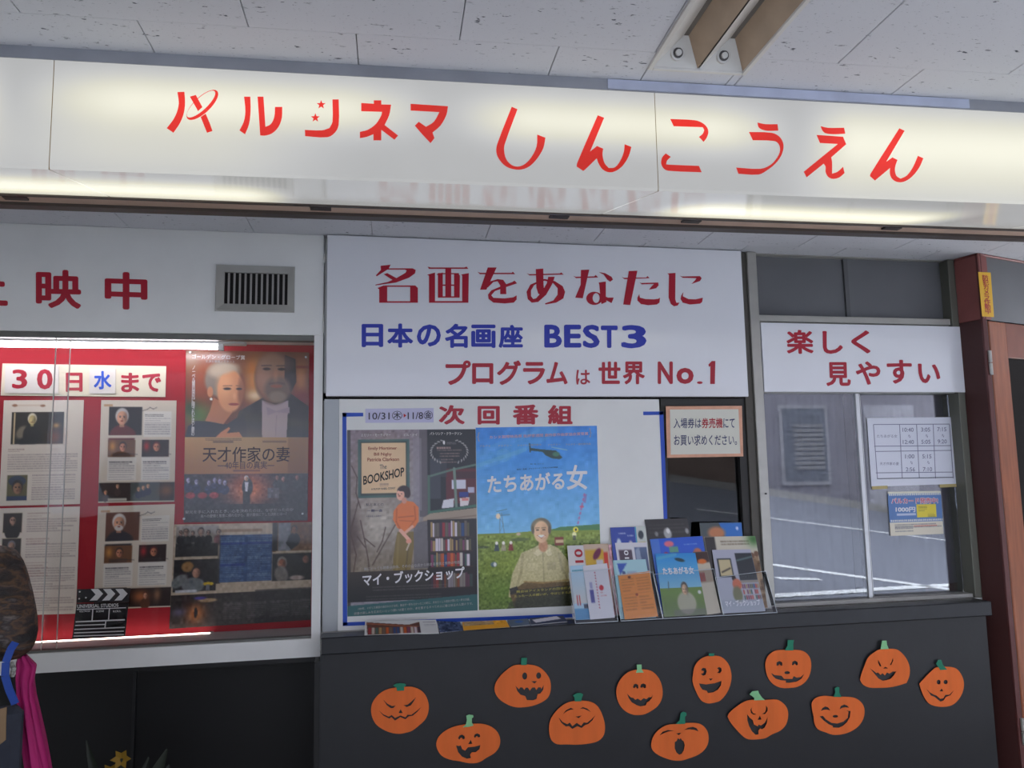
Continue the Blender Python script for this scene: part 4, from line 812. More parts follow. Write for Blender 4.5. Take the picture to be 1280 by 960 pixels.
ptext('天才作家の妻', f1, 245, 912, 1020, 1048, dk, pa, CPL, .015); ptext('―40年目の真実―', f1, 380, 1042, 885, 1112, mat('grey_brown_ink', (74, 56, 60), .6), pa, CPL, .01)
ptext('ゴールデン・グローブ賞', f1, 140, 92, 612, 132, wi, pa, CPL, .02); ptext('主演女優賞ノミネート', f1, 260, 140, 520, 162, wi2, pa, CPL, .01)
ptext('ノ\nー\nベ\nル\n賞\nの\n栄\n光\nに\n隠\nさ\nれ\nた\n夫\nと\n妻\nの', f1, 140, 190, 172, 815, wi, pa, CPL, .02, spacing=.8)
ptext('栄光を手に入れたとき、ふと彼が“妻の魂”と出会ったら', f1, 95, 1555 - 4, 1130, 1585 - 4 - 6, wi2, pa, CPL) if False else None
ptext('栄光を手に入れたとき、心を決めたのは、なぜだったのか', f1, 95, 1478, 1060, 1508, wi2, pa, CPL, .01, dy=-12); ptext('夫への愛情と敬意に揺れながら、妻が最後に下した決断とは―？', f1, 235, 1515, 1000, 1545, wi2, pa, CPL, .01, dy=-12)
for x_, y_ in ((125, 75), (1155, 100), (90, 1550), (1140, 1520)): 
    c = CPL(*f1(x_, y_), .004); obj('push_pin', MB().tube([c, c + CPL.n * .006], .0045, 10), mat('pin_grey', (190, 190, 190), .3, .5), pa)

# --- article spread below it
P = Pic(160, 110, 50, 22, 930, 670, (190, 172, 148))
P.rect(345, 60, 640, 78, (120, 80, 50), .6)
P.vgrad(30, 235, (170, 160, 150), (70, 66, 60), x0=65, x1=348)
for k, (x_, s_) in enumerate(((95, 14), (130, 20), (175, 12), (228, 22), (278, 14), (345, 16))): P.person(x_, 92 - s_ * .9, s_, (150, 120, 106), (60, 54, 50), (30, 30, 32) if k != 5 else (120, 80, 84))
P.rect(65, 150, 345, 236, (28, 28, 30), .9); P.rect(60, 237, 345, 250, (196, 180, 156))
P.rect(60, 252, 365, 462, (26, 24, 26)); P.ell(150, 300, 40, 34, (150, 110, 60), .3); P.ell(100, 390, 60, 34, (110, 116, 116), .3, rot=-.6); P.ell(190, 420, 75, 50, (112, 118, 120), .2); P.face(208, 338, 32, (176, 128, 104), (40, 34, 34)); P.ell(290, 415, 34, 12, (214, 180, 20), .2); P.rect(75, 450, 215, 466, (196, 200, 206)); P.rect(275, 420, 300, 460, (110, 112, 118))
P.rect(355, 98, 710, 412, (40, 74, 122)); P.rows(365, 112, 520, 405, 13, (150, 168, 190), .45); P.rows(545, 112, 705, 405, 13, (150, 168, 190), .45); P.rect(360, 150, 705, 162, (40, 66, 140)); P.rect(360, 290, 530, 305, (30, 60, 130)); P.rect(530, 98, 540, 412, (36, 66, 110), .5)
P.rect(345, 110, 362, 440, (70, 60, 54), .5); P.rect(710, 22, 985, 222, (120, 84, 52)); P.rect(710, 22, 745, 215, (30, 28, 30)); P.rect(750, 22, 835, 215, (122, 124, 130)); P.person(858, 70, 22, (140, 96, 70), (40, 34, 32), (26, 26, 30)); P.poly([(800, 160), (850, 100), (890, 170), (840, 210)], (24, 24, 28)); P.rect(900, 60, 985, 180, (110, 70, 36), .7)
P.rect(735, 216, 985, 230, (190, 172, 146)); P.rect(712, 232, 985, 440, (22, 20, 22)); P.face(778, 300, 34, (150, 90, 62), (140, 132, 124)); P.ell(775, 375, 45, 60, (112, 104, 98), .3, rot=-.3); P.face(940, 275, 26, (120, 76, 60), (40, 30, 30)); P.ell(880, 400, 50, 16, (170, 150, 140), .5)
P.rect(340, 418, 985, 470, (186, 168, 144)); P.vgrad(478, 700, (44, 36, 36), (70, 64, 62)); P.rect(600, 470, 985, 700, (32, 28, 30), .75); P.glow(215, 600, 60, 60, (200, 120, 60), .95); P.ell(215, 600, 12, 34, (30, 28, 34), .3); P.ell(290, 522, 60, 12, (180, 150, 110), .4); P.ell(240, 506, 40, 10, (70, 60, 150), .6); P.glow(110, 590, 40, 26, (100, 96, 130), .8)
for x_ in (390, 550, 700, 850): P.rows(x_, 550, x_ + 130, 650, 12, (120, 114, 112), .5)
P.noise(5, 3)
sheet_thing(P, 'article_spread', [(218, 655.6), (389.9, 652.6), (388.5, 774.8), (211.6, 786)], CPL, 'wide article sheet with four photos round a blue text block, under the brown poster', 'page', gl_=True)

# --- clapperboard leaning in the case
KL = Plane((0, 3.30, ZB), (0, -math.cos(math.radians(12)), math.sin(math.radians(12))))
cl = thing('clapperboard', 'black and white film clapperboard leaning at the bottom of the display case', 'clapperboard', KL(124, 797))
kc = lambda x, y: (x * .3333, 480 + y * .3333)
obj('slate', MB().slab(q_on(KL, [kc(289, 824), kc(482, 822), kc(470, 945), kc(272, 957)], .006), KL.n, .006), mat('slate_black', (24, 24, 27), .4), cl)
obj('clap_stick', MB().slab(q_on(KL, [kc(292, 770), kc(491, 766), kc(484, 818), kc(290, 821)], .008), KL.n, .006), mat('slate_black', (24, 24, 27), .4), cl)
wp = mat('white_slate_paint', (226, 226, 224), .5)
for k in range(3):
    x = 343 + k * 46; mb = MB(); poly_mb(mb, [[(x, 770), (x + 28, 769), (x + 46, 787), (x + 24, 812), (x - 4, 813), (x + 18, 790)]], KL, (0, 480), .3333, .0086); obj('chevron', mb, wp, cl)
for q in ([(290, 845), (474, 838), (474, 841), (290, 848)], [(348, 846), (352, 846), (349, 888), (345, 888)], [(410, 843), (414, 843), (411, 884), (407, 884)], [(286, 890), (470, 882), (470, 887), (286, 895)], [(284, 904), (395, 900), (395, 904), (284, 908)], [(281, 919), (470, 911), (470, 915), (281, 923)], [(280, 932), (466, 925), (466, 929), (280, 936)], [(278, 944), (466, 938), (466, 942), (278, 948)], [(397, 888), (401, 888), (397, 917), (393, 917)]):
    obj('slate_line', MB().slab(q_on(KL, [kc(*c) for c in q], .0066), KL.n, .0005), wp, cl)
text('UNIVERSAL STUDIOS', [kc(292, 828), kc(446, 823), kc(446, 836), kc(292, 842)], KL, wp, cl, e=.0066, bold=.03)
for s_, x in (('HOLLYWOOD', 300), ('SCENE', 362), ('ROLL', 426)): text(s_, [kc(x, 850), kc(x + (40 if s_[0] == 'H' else 30), 848), kc(x + (40 if s_[0] == 'H' else 30), 855), kc(x, 857)], KL, wp, cl, e=.0066, bold=.02)
for x, y in ((325, 802), (302, 780), (300, 806)): c = KL(*kc(x, y), .0085); obj('rivet', MB().tube([c, c + KL.n * .002], .003, 8), wp, cl)

# ================================================================== FILM POSTERS ON THE PROGRAMME BOARD
P = Pic(190, 270, 30, 15, 1210, 1752, (128, 124, 132))               # crop 430,535 scale .1328
P.vgrad(15, 1400, (118, 104, 112), (120, 108, 92)); P.glow(300, 900, 260, 260, (176, 168, 156), .8); P.glow(680, 500, 90, 500, (150, 148, 156), .7); P.noise(5, 4)
P.rect(25, 10, 60, 1760, (46, 42, 44), .8); P.rect(700, 15, 790, 860, (84, 78, 84), .9); P.rect(640, 100, 720, 800, (128, 120, 130), .6)
P.rect(775, 15, 1245, 850, (26, 28, 34)); P.rect(800, 300, 900, 690, (60, 62, 72), .8); P.rect(950, 400, 1245, 740, (84, 26, 34)); P.rect(1040, 430, 1245, 500, (50, 24, 30), .7); P.rect(900, 300, 960, 480, (60, 60, 68), .6)
P.rect(1005, 510, 1140, 600, (190, 190, 204)); P.rect(1160, 585, 1222, 640, (170, 168, 190)); P.rect(1075, 630, 1165, 680, (40, 50, 120)); P.poly([(925, 705), (1025, 690), (1020, 775), (905, 785)], (196, 196, 204)); P.poly([(1080, 690), (1185, 680), (1160, 760), (1085, 770)], (206, 196, 196)); P.rect(1100, 690, 1165, 715, (190, 70, 60), .6); P.poly([(1180, 650), (1245, 640), (1245, 755), (1165, 760)], (70, 56, 56))
P.line([(800, 470), (1000, 415), (1245, 365)], 20, (84, 108, 96)); P.line([(1030, 400), (1048, 790)], 26, (104, 124, 112)); P.rect(775, 460, 800, 850, (70, 96, 84)); P.line([(790, 820), (1245, 765)], 26, (62, 100, 84))
P.poly([(730, 870), (800, 830), (1245, 785), (1245, 880), (740, 935)], (150, 134, 118)); P.line([(735, 905), (1245, 860)], 14, (120, 104, 92))
P.rect(128, 108, 606, 668, (44, 78, 76)); P.rect(150, 130, 584, 645, (30, 44, 46)); P.rect(160, 142, 572, 626, (204, 172, 134)); P.glow(360, 380, 180, 220, (216, 184, 146), .7)
P.rows(330, 535, 410, 550, 14, (120, 90, 90), .7)
P.rect(770, 890, 1245, 1760, (34, 28, 30)); pal = [(150, 40, 50), (40, 70, 120), (200, 190, 180), (120, 60, 90), (90, 84, 60), (196, 90, 40), (60, 90, 84), (170, 140, 90), (60, 40, 60), (190, 60, 50), (210, 200, 210), (100, 90, 80)]
for k, (ya, yb_) in enumerate(((905, 1058), (1068, 1192), (1205, 1340), (1390, 1540))):
    x = 800
    while x < 1170:
        w_ = rng.uniform(14, 32); P.rect(x, ya + rng.uniform(0, 26) + (0 if k < 3 else 8), x + w_ - 2, yb_, pal[rng.randrange(12)], .9 if k < 3 else .5); x += w_
    P.rect(790, yb_, 1200, yb_ + 12, (56, 36, 32))
P.poly([(640, 920), (770, 900), (780, 1350), (640, 1350)], (92, 88, 94), .8)
for pts in ([(70, 360), (120, 470), (110, 620), (150, 760)], [(150, 880), (190, 1080), (220, 1250), (230, 1360)], [(260, 1300), (360, 1120), (470, 930)], [(380, 950), (350, 1080), (300, 1180)], [(90, 860), (60, 1000), (110, 1200), (80, 1400)], [(40, 1000), (90, 860), (130, 700)], [(190, 1050), (280, 1130)], [(120, 1030), (190, 1130)]): P.line(pts, 11, (66, 48, 44), .75)
P.glow(80, 1000, 80, 220, (70, 50, 46), .8)
P.poly([(490, 1000), (640, 1000), (640, 1160), (600, 1400), (585, 1480), (440, 1480), (450, 1250), (470, 1100)], (116, 98, 54)); P.line([(500, 1020), (480, 1400)], 20, (140, 120, 70), .5); P.line([(600, 1040), (560, 1420)], 14, (80, 66, 40), .6)
P.poly([(500, 740), (560, 700), (640, 715), (690, 770), (690, 900), (650, 960), (560, 1000), (490, 960), (450, 880), (455, 800)], (206, 112, 58)); P.line([(485, 780), (480, 900), (520, 980)], 16, (176, 84, 40), .7); P.line([(650, 760), (660, 880), (600, 960)], 14, (176, 84, 40), .7); P.line([(500, 860), (640, 850)], 12, (150, 66, 40), .5); P.line([(510, 890), (630, 900)], 10, (150, 66, 40), .4)
P.ell(550, 608, 60, 52, (52, 34, 36), .15); P.ell(520, 645, 38, 54, (218, 164, 142), .2); P.ell(588, 635, 26, 42, (48, 32, 34), .3); P.poly([(490, 600), (550, 575), (600, 620), (560, 615), (520, 610)], (50, 34, 36)); P.ell(500, 638, 7, 4, (60, 40, 40), .5); P.ell(530, 636, 7, 4, (60, 40, 40), .5); P.glow(508, 655, 6, 10, (180, 120, 104), .7); P.ell(555, 700, 24, 30, (200, 140, 120), .3); P.ell(510, 655, 12, 5, (150, 60, 50), .6)
P.line([(520, 985), (550, 1020), (600, 1080)], 34, (214, 160, 140)); P.line([(630, 950), (560, 1010)], 26, (214, 160, 136)); P.ell(595, 1090, 26, 22, (206, 140, 120), .3); P.line([(600, 1110), (575, 1170)], 14, (186, 170, 150))
P.vgrad(1360, 1640, (56, 48, 44), (24, 26, 30), x1=780); P.rect(775, 1540, 1245, 1640, (28, 26, 32), .8); P.rows(260, 1500, 950, 1530, 26, (100, 92, 92), .5); P.rows(200, 1590, 900, 1630, 24, (90, 84, 84), .5)
P.poly([(30, 1672), (1245, 1612), (1245, 1770), (30, 1770)], (40, 84, 86))
for a in range(12):
    t = -1.15 + a * .2
    for sg_ in (-1, 1): P.ell(985 + sg_ * 175 * math.cos(t), 235 + 120 * math.sin(t), 16, 6, (150, 146, 144), .4, rot=sg_ * (t + .9))
P.ell(935, 145, 10, 20, (210, 206, 206), .5); P.rows(960, 140, 1050, 165, 15, (150, 140, 140), .7)
P.rows(865, 190, 1105, 210, 26, (200, 160, 150), .8); P.rows(865, 215, 1100, 230, 20, (160, 130, 120), .6); P.rows(890, 245, 1085, 285, 26, (150, 120, 110), .7); P.rows(905, 305, 1060, 340, 24, (150, 120, 110), .7)
q_ = [(434, 537.6), (594.3, 536.4), (597, 763), (434.3, 770.6)]
P.a *= 1.15
pb = sheet_thing(P, 'film_poster', q_, PY(D - .0045), 'film poster with woman in orange sweater beside bookshop window, on the notice board', 'poster', gl_=True)
f2 = sub(q_, 30, 15, 1210, 1752); NP = PY(D - .0045)
rd = mat('dull_red_ink', (160, 66, 62), .6)
for s_, y0, y1, x0, x1 in (('Emily Mortimer', 175, 212, 228, 498), ('Bill Nighy', 230, 268, 282, 448), ('Patricia Clarkson', 278, 312, 220, 518)): ptext(s_, f2, x0, y0, x1, y1, rd, pb, NP, .02)
ptext('The', f2, 335, 345, 400, 388, grey_ink, pb, NP, .0, dy=-4); ptext('BOOKSHOP', f2, 180, 450, 565, 535, mat('dark_slate_ink', (52, 50, 52), .6), pb, NP, .03, dy=-80)
ptext('A FILM BY ISABEL COIXET', f2, 255, 566, 482, 584, grey_ink, pb, NP, .01, dy=-6)
ptext('エミリー・モーティマー', f2, 160, 52, 440, 78, wi, pb, NP, .02); ptext('ビル・ナイ', f2, 565, 52, 690, 76, wi, pb, NP, .02); ptext('パトリシア・クラークソン', f2, 808, 42, 1112, 70, wi, pb, NP, .03)
ptext('私と本との', f2, 205, 706, 370, 735, grey_ink, pb, NP, .01); ptext('一期一会', f2, 215, 765, 360, 792, ink, pb, NP, .02); ptext('人生を変える場所', f2, 205, 822, 348, 838, ink, pb, NP, .0)
ptext('マイ・ブックショップ', f2, 170, 1372, 1122, 1490, mat('bright_white_ink', (236, 234, 238), .6), pb, NP, .045, dy=-38)
ptext('誰にとっても読書は自由、その小さな店から始まる勇気と情熱の物語。', f2, 185, 1312, 1090, 1342, wi2, pb, NP, .01, dy=-34)
ptext('1959年、イギリス東部の海辺の小さな町。書店が一軒もなかったこの町に、夫を亡くした彼女が開いた一軒の本屋。', f2, 130, 1688, 1170, 1712, wi2, pb, NP, .0, dy=-46); ptext('読書の楽しみを広めたいという願いは届くのか、本を愛するすべての人に贈る珠玉の人間ドラマ。', f2, 92, 1730, 1195, 1755, wi2, pb, NP, .0, dy=-46)

P = Pic(190, 270, 45, 30, 1160, 1715, (60, 140, 200))               # crop 590,530 scale .1328
P.vgrad(30, 1060, (44, 118, 196), (116, 176, 214)); P.glow(600, 300, 500, 200, (40, 126, 206), .6)
P.line([(45, 380), (300, 300), (760, 60)], 130, (92, 160, 200), .28); P.line([(45, 290), (620, 60)], 60, (100, 160, 200), .25); P.line([(45, 400), (500, 250)], 40, (110, 176, 200), .3); P.noise(3, 6, y1=1000)
P.vgrad(1040, 1760, (112, 128, 44), (78, 96, 30)); P.poly([(45, 1060), (560, 1030), (1205, 985), (1205, 1120), (45, 1120)], (120, 136, 48)); P.poly([(720, 1030), (820, 1000), (1205, 985), (1205, 1040)], (70, 118, 70)); P.noise(9, 3, y0=1060); P.glow(300, 1300, 260, 120, (130, 146, 40), .6); P.glow(250, 1600, 180, 120, (88, 118, 30), .6)
P.ell(440, 1105, 90, 16, (70, 84, 40), .6, a=.7); P.ell(90, 1166, 60, 12, (60, 70, 40), .6, a=.7)
# helicopter
P.poly([(545, 200), (560, 235), (650, 250), (700, 255), (800, 265), (860, 335), (830, 350), (760, 340), (700, 310), (670, 275), (565, 262), (545, 272)], (34, 62, 60)); P.line([(548, 195), (552, 272)], 12, (30, 50, 52)); P.line([(760, 232), (905, 262)], 9, (150, 184, 186), .7); P.ell(800, 300, 34, 22, (60, 110, 90), .5)
# mast with small figure
P.line([(225, 835), (320, 815)], 6, (50, 80, 100), .7); P.line([(215, 875), (345, 868)], 6, (60, 80, 100), .7); P.line([(255, 850), (250, 1040)], 6, (90, 110, 130), .8); P.line([(270, 850), (292, 1040)], 6, (90, 110, 130), .8); P.line([(255, 900), (285, 960), (255, 1020)], 4, (90, 110, 130), .6); P.ell(238, 880, 20, 26, (230, 200, 170), .4)
for x_, c in ((220, (60, 70, 74)), (283, (150, 140, 110)), (352, (120, 40, 34))): P.poly([(x_ - 26, 1206), (x_ - 12, 1130), (x_ + 12, 1130), (x_ + 24, 1206)], c); P.ell(x_, 1132, 14, 16, (220, 214, 200), .4)
P.ell(425, 1054, 22, 14, (190, 170, 140), .5); P.rect(765, 1095, 850, 1175, (120, 50, 34)); P.rect(775, 1120, 850, 1150, (196, 170, 130)); P.ell(190, 1330, 30, 24, (70, 90, 96), .5); P.ell(200, 1330, 14, 20, (200, 200, 190), .5); P.ell(970, 1030, 26, 26, (220, 204, 70), .3); P.ell(972, 1030, 10, 12, (40, 40, 40), .4); P.ell(955, 1080, 22, 30, (220, 216, 160), .4); P.rect(940, 1085, 970, 1130, (60, 66, 50), .8)
P.poly([(1060, 700), (1090, 690), (1075, 780), (1050, 770)], (140, 90, 150), .6)
for t in range(7): P.ell(1062 - t * 11, 700 + t * 44, 10, 17, (170, 96, 150), .5, rot=.3, a=.75)
P.ell(1035, 812, 20, 12, (180, 90, 120), .5)
# woman with accordion
P.poly([(330, 1560), (360, 1420), (450, 1230), (560, 1190), (620, 1160), (720, 1160), (800, 1200), (870, 1290), (960, 1500), (960, 1640), (320, 1640)], (176, 166, 122)); P.line([(460, 1250), (440, 1420), (400, 1540)], 24, (148, 136, 96), .6); P.line([(800, 1250), (830, 1400), (900, 1520)], 22, (150, 140, 104), .6); P.line([(650, 1200), (655, 1540)], 10, (140, 128, 92), .7); P.rect(520, 1330, 600, 1400, (190, 180, 140), .5); P.rect(690, 1330, 770, 1400, (150, 138, 104), .5)
P.poly([(560, 1240), (620, 1190), (660, 1230), (600, 1270)], (196, 186, 150)); P.poly([(670, 1230), (720, 1190), (740, 1260), (700, 1270)], (196, 186, 150)); P.ell(655, 1170, 44, 60, (180, 130, 96), .3)
P.ell(640, 1000, 96, 92, (104, 94, 74), .15); P.ell(610, 965, 50, 40, (150, 138, 112), .8, a=.5); P.ell(640, 1040, 72, 104, (214, 178, 140), .15); P.ell(680, 1050, 40, 90, (176, 134, 100), .8, a=.5); P.ell(562, 1020, 14, 36, (98, 88, 70), .4); P.ell(720, 1025, 14, 40, (90, 80, 64), .4)
for x_ in (605, 665): P.ell(x_, 1022, 15, 7, (80, 56, 46), .5); P.line([(x_ - 20, 1003), (x_ + 18, 1001)], 7, (90, 66, 50), .7)
P.ell(640, 1082, 36, 14, (244, 232, 214), .3); P.line([(602, 1074), (640, 1100), (678, 1074)], 6, (150, 66, 50), .8); P.glow(640, 1050, 9, 20, (190, 140, 104), .8)
P.poly([(330, 1600), (480, 1500), (640, 1510), (960, 1520), (960, 1760), (380, 1760)], (96, 76, 44)); P.line([(470, 1500), (640, 1520), (900, 1500)], 16, (150, 120, 70), .7); P.poly([(330, 1560), (400, 1540), (420, 1600), (340, 1620)], (44, 40, 34))
P.poly([(400, 1575), (960, 1550), (960, 1780), (370, 1780)], (46, 44, 30), .9); P.poly([(330, 1680), (1000, 1620), (1000, 1760), (300, 1760)], (40, 44, 26), .6)
P.noise(4, 2, y0=1150)
q_ = [(594.6, 534.6), (746, 532.2), (752.5, 755.5), (598.6, 762.6)]
P.a *= 1.17
pc = sheet_thing(P, 'film_poster', q_, NP, 'bright blue and green film poster of smiling woman in field, on the notice board', 'poster', gl_=True)
f3 = sub(q_, 45, 30, 1160, 1715)
wb = mat('bright_white_ink', (236, 234, 238), .6); pink = mat('pale_pink_ink', (216, 176, 190), .6); navy = mat('navy_print', (24, 44, 84), .6)
ptext('たちあがる', f3, 145, 480, 880, 650, wb, pc, NP, .045, dy=-20); ptext('女', f3, 900, 400, 1100, 640, wb, pc, NP, .035)
ptext('カンヌ国際映画祭 批評家週間 劇作家作曲家協会賞受賞', f3, 175, 108, 1120, 138, pink, pc, NP, .02, dy=-20); ptext('{', f3, 58, 75, 80, 160, wi2, pc, NP); ptext('}', f3, 1130, 55, 1150, 140, wi2, pc, NP)
for x_, w_ in ((80, 100), (255, 130), (440, 230), (730, 120), (900, 240)): ptext('アカデミー賞代表作品'[:max(3, w_ // 24)], f3, x_, 196, x_ + w_, 216, wi2, pc, NP, dy=-4)
ptext('監督・脚本：ベネディクト', f3, 560, 378, 690, 390, navy, pc, NP); ptext('製作・主演　アイスランド・フランス合作映画', f3, 430, 425, 820, 440, navy, pc, NP, .01, dy=-14)
yi = mat('olive_yellow_ink', (180, 170, 80), .6); ptext('舞台はアイスランドの田舎町。', f3, 400, 1575, 900, 1600, yi, pc, NP, .02, dy=-16); ptext('たった一人の闘いが、今はじまる。', f3, 380, 1618, 900, 1642, yi, pc, NP, .02, dy=-16)

# ================================================================== LEDGE, LEAFLETS AND HOLDERS
ledge = thing('counter_ledge', 'black ledge running along the top of the black wall below the windows', 'ledge', (1.3, 3.19, ZLB))
obj('ledge_board', MB().box(XB + .002, XE, 3.135, D - .011, ZLB, ZL, .004), black_ledge, ledge)
TH = math.radians(15)
def TK(k): return math.radians(15 - 1.3 * max(0, k))
def LP(k): return Plane((0, 3.145 + .008 * max(k, -.7), ZL + .002), (0, -math.cos(TK(k)), math.sin(TK(k))))
def leaf(name, q, k, pic, label, cat='leaflet', group=None, extra=None):
    pl = LP(k); qq = []
    for i, c in enumerate(q):
        v = pl(*c)
        if i >= 2 and v.z < ZL + .003:
            v = pl(*q[i]); f_ = (ZL + .003 - v.z); v = v + Vector((0, math.sin(TK(k)), math.cos(TK(k)))) * (f_ / math.cos(TK(k)))
        qq.append(v)
    o = pic.build(name, qq, pl.n, None, thick=.0016, mt=print_mat('glossy_print', .3, .25)); tagit(o, label, cat, group)
    if extra: extra(o, pl)
    return o
def fr(q):                                        # photo pixel pitch so a picture can be painted in its own 0..100 square
    def f(x, y):
        a = [Vector(c) for c in q]; u, v = x / 100, y / 100; r = (a[0] * (1 - u) + a[1] * u) * (1 - v) + (a[3] * (1 - u) + a[2] * u) * v; return (r.x, r.y)
    return f
def lt(s_, q, x0, y0, x1, y1, m_, bold=.02, rot=False):
    f = fr(q)
    def go(o, pl):
        c = [f(x0, y0), f(x1, y0), f(x1, y1), f(x0, y1)]
        if rot: c = c[3:] + c[:3]
        text(s_, c, pl, m_, o, e=.0008, bold=bold)
    return go
N_ = lambda c, nx=36, ny=70: Pic(nx, ny, 0, 0, 100, 100, c)
# holder 1
q = [(709, 682), (729, 681.5), (741, 772), (716, 774)]; P = N_((214, 210, 212)); P.rect(0, 60, 100, 100, (190, 196, 206))
leaf('leaflet', q, 2, P, 'white leaflet with red number 10 turned sideways, leftmost at the back of the holders', extra=lt('10', q, 40, 5, 90, 24, mat('red_print', (176, 44, 56), .6), .04, True))
q = [(729, 680.5), (760, 679.5), (768, 770), (738, 773)]; P = N_((204, 178, 156)); P.rect(4, 8, 78, 100, (206, 164, 44)); P.ell(52, 14, 18, 6, (110, 30, 70), .3, rot=-.3); P.rect(78, 12, 95, 60, (206, 60, 44)); P.rect(46, 22, 74, 60, (200, 196, 206))
leaf('leaflet', q, 2, P, 'yellow and red leaflet standing behind the white booklet in the first holder')
q = [(756, 681), (764, 680.5), (772, 768), (764, 770)]; P = N_((196, 140, 150)); P.noise(14, 3); leaf('leaflet', q, 3, P, 'narrow pink leaflet edge showing right of the yellow leaflet')
q = [(712.5, 707.5), (731, 706), (742, 774), (719.7, 775)]; P = N_((176, 208, 228)); P.vgrad(0, 70, (170, 206, 230), (206, 206, 206)); P.rows(10, 8, 90, 14, 6, (60, 140, 160), .8); P.rect(20, 55, 26, 74, (200, 60, 60)); P.rect(34, 55, 40, 74, (200, 60, 60)); P.rect(0, 80, 100, 100, (70, 140, 190)); P.rect(56, 72, 100, 80, (70, 76, 96))
leaf('leaflet', q, 1, P, 'light blue leaflet with two red stripes at far left of the holders')
q = [(728.4, 707.3), (758.8, 704), (768.5, 772), (737.8, 774.5)]; P = N_((214, 212, 220)); P.rect(14, 46, 30, 70, (72, 72, 150)); P.rect(17, 32, 28, 44, (130, 130, 180), .7); P.ell(63, 44, 9, 5, (196, 30, 50), .3); P.rows(55, 52, 80, 60, 5, (196, 120, 130), .6)
for k in range(13): P.ell(45, 15 + k * 5.4, 2.5, 1.8, (180, 90, 110), .4)
leaf('booklet', q, 0, P, 'white narrow booklet with red dot and purple block at the front of the first holder', 'booklet')
# holder 2
q = [(762.5, 659.5), (793, 658.5), (805, 768), (775, 770)]; P = N_((44, 70, 166)); P.ell(30, 20, 10, 7, (210, 220, 235), .4); P.ell(78, 22, 10, 6, (200, 190, 200), .4); P.rows(30, 6, 60, 10, 4, (200, 206, 230), .8); P.rows(66, 9, 92, 13, 4, (200, 206, 230), .8)
leaf('leaflet', q, 4, P, 'royal blue leaflet with small white figures at the back of the second holder')
q = [(793, 658.2), (807, 657.5), (818, 766), (804, 768)]; P = N_((200, 206, 200)); P.rect(0, 0, 12, 100, (60, 150, 190)); P.ell(50, 10, 24, 5, (50, 60, 70), .3); P.rect(15, 19, 85, 28, (212, 176, 70)); P.ell(50, 24, 12, 3, (180, 120, 60), .4)
leaf('leaflet', q, 4, P, 'slim leaflet with dark round emblem beside the royal blue leaflet')
q = [(768.7, 678.6), (808, 678), (820, 768), (782, 770)]; P = N_((216, 214, 222)); P.rect(8, 10, 50, 32, (74, 56, 74)); P.vgrad(6, 40, (90, 110, 150), (60, 74, 104), 60, 98); P.poly([(62, 10), (74, 6), (80, 40), (62, 40)], (190, 200, 220), .6)
leaf('leaflet', q, 3, P, 'white leaflet with dark plum badge reading 10 behind the pale blue pamphlet', extra=lt('10', q, 24, 10.5, 38, 22, mat('white_print', (228, 228, 232), .6), .03, True))
q = [(765.8, 700.5), (807, 699), (820, 772), (776, 774)]; P = N_((166, 204, 214)); P.poly([(12, 6), (42, 5), (16, 26)], (58, 88, 180)); P.rows(40, 20, 95, 28, 6, (150, 150, 180), .6); P.ell(28, 22, 5, 3, (60, 80, 130), .5); P.rect(0, 0, 6, 100, (130, 180, 190), .6); P.rect(6, 80, 24, 100, (120, 130, 140), .6)
leaf('pamphlet', q, 1, P, 'pale blue pamphlet with blue corner triangle behind the orange flyer', 'pamphlet')
q = [(772.4, 718.7), (811.8, 714), (822.7, 770.5), (781, 774.4)]; P = N_((222, 140, 60), 50, 70)
for k in range(2):
    for j in range(2): P.rows(8 + k * 46, 10 + j * 42, 46 + k * 46, 38 + j * 42, 6.5, (140, 80, 30), .4)
P.ell(34, 8, 5, 3, (110, 50, 20), .4); P.ell(48, 48, 4, 3, (150, 60, 30), .4); P.line([(8, 47), (92, 44)], 1, (170, 100, 40), .6)
leaf('flyer', q, 0, P, 'orange flyer with four blocks of brown print at the front of the second holder', 'flyer')
# holder 3
q = [(805.6, 649.5), (859, 647.6), (880, 764), (826, 768)]; P = N_((38, 36, 36), 50, 80); P.rows(8, 5, 90, 14, 4, (90, 88, 84), .4); P.ell(48, 16, 9, 6, (170, 170, 170), .4); P.ell(50, 13, 4, 3, (230, 230, 230), .4); P.ell(22, 16, 4, 2.5, (130, 130, 130), .5); P.ell(94, 14, 4, 3, (150, 150, 150), .5)
leaf('flyer', q, 5, P, 'black flyer with pale figure at the back of the third holder', 'flyer')
q = [(812.5, 674), (878, 670), (893, 762), (828, 768)]; P = N_((30, 88, 206), 60, 70); P.rect(0, 0, 16, 60, (84, 130, 210), .7); P.ell(34, 8, 9, 4, (226, 110, 130), .4); P.rect(33, 12, 50, 20, (110, 170, 110), .8); P.rows(62, 9, 92, 13, 4, (150, 180, 230), .7); P.ell(86, 22, 8, 6, (190, 110, 80), .4); P.ell(26, 23, 5, 4, (200, 40, 50), .4); P.rect(70, 30, 100, 100, (50, 36, 36), .9)
leaf('flyer', q, 3, P, 'deep blue flyer with small pink and green lettering behind the sky blue flyer', 'flyer')
q = [(866, 690), (884, 689), (901, 766), (882, 769)]; P = N_((196, 186, 166)); P.rect(0, 0, 100, 18, (60, 36, 30)); P.ell(50, 16, 30, 4, (214, 110, 40), .4); P.rect(0, 30, 100, 50, (120, 90, 70), .5); P.rect(10, 34, 50, 48, (130, 40, 36), .8)
leaf('flyer', q, 1, P, 'beige flyer with dark red top edge right of the sky blue flyer', 'flyer')
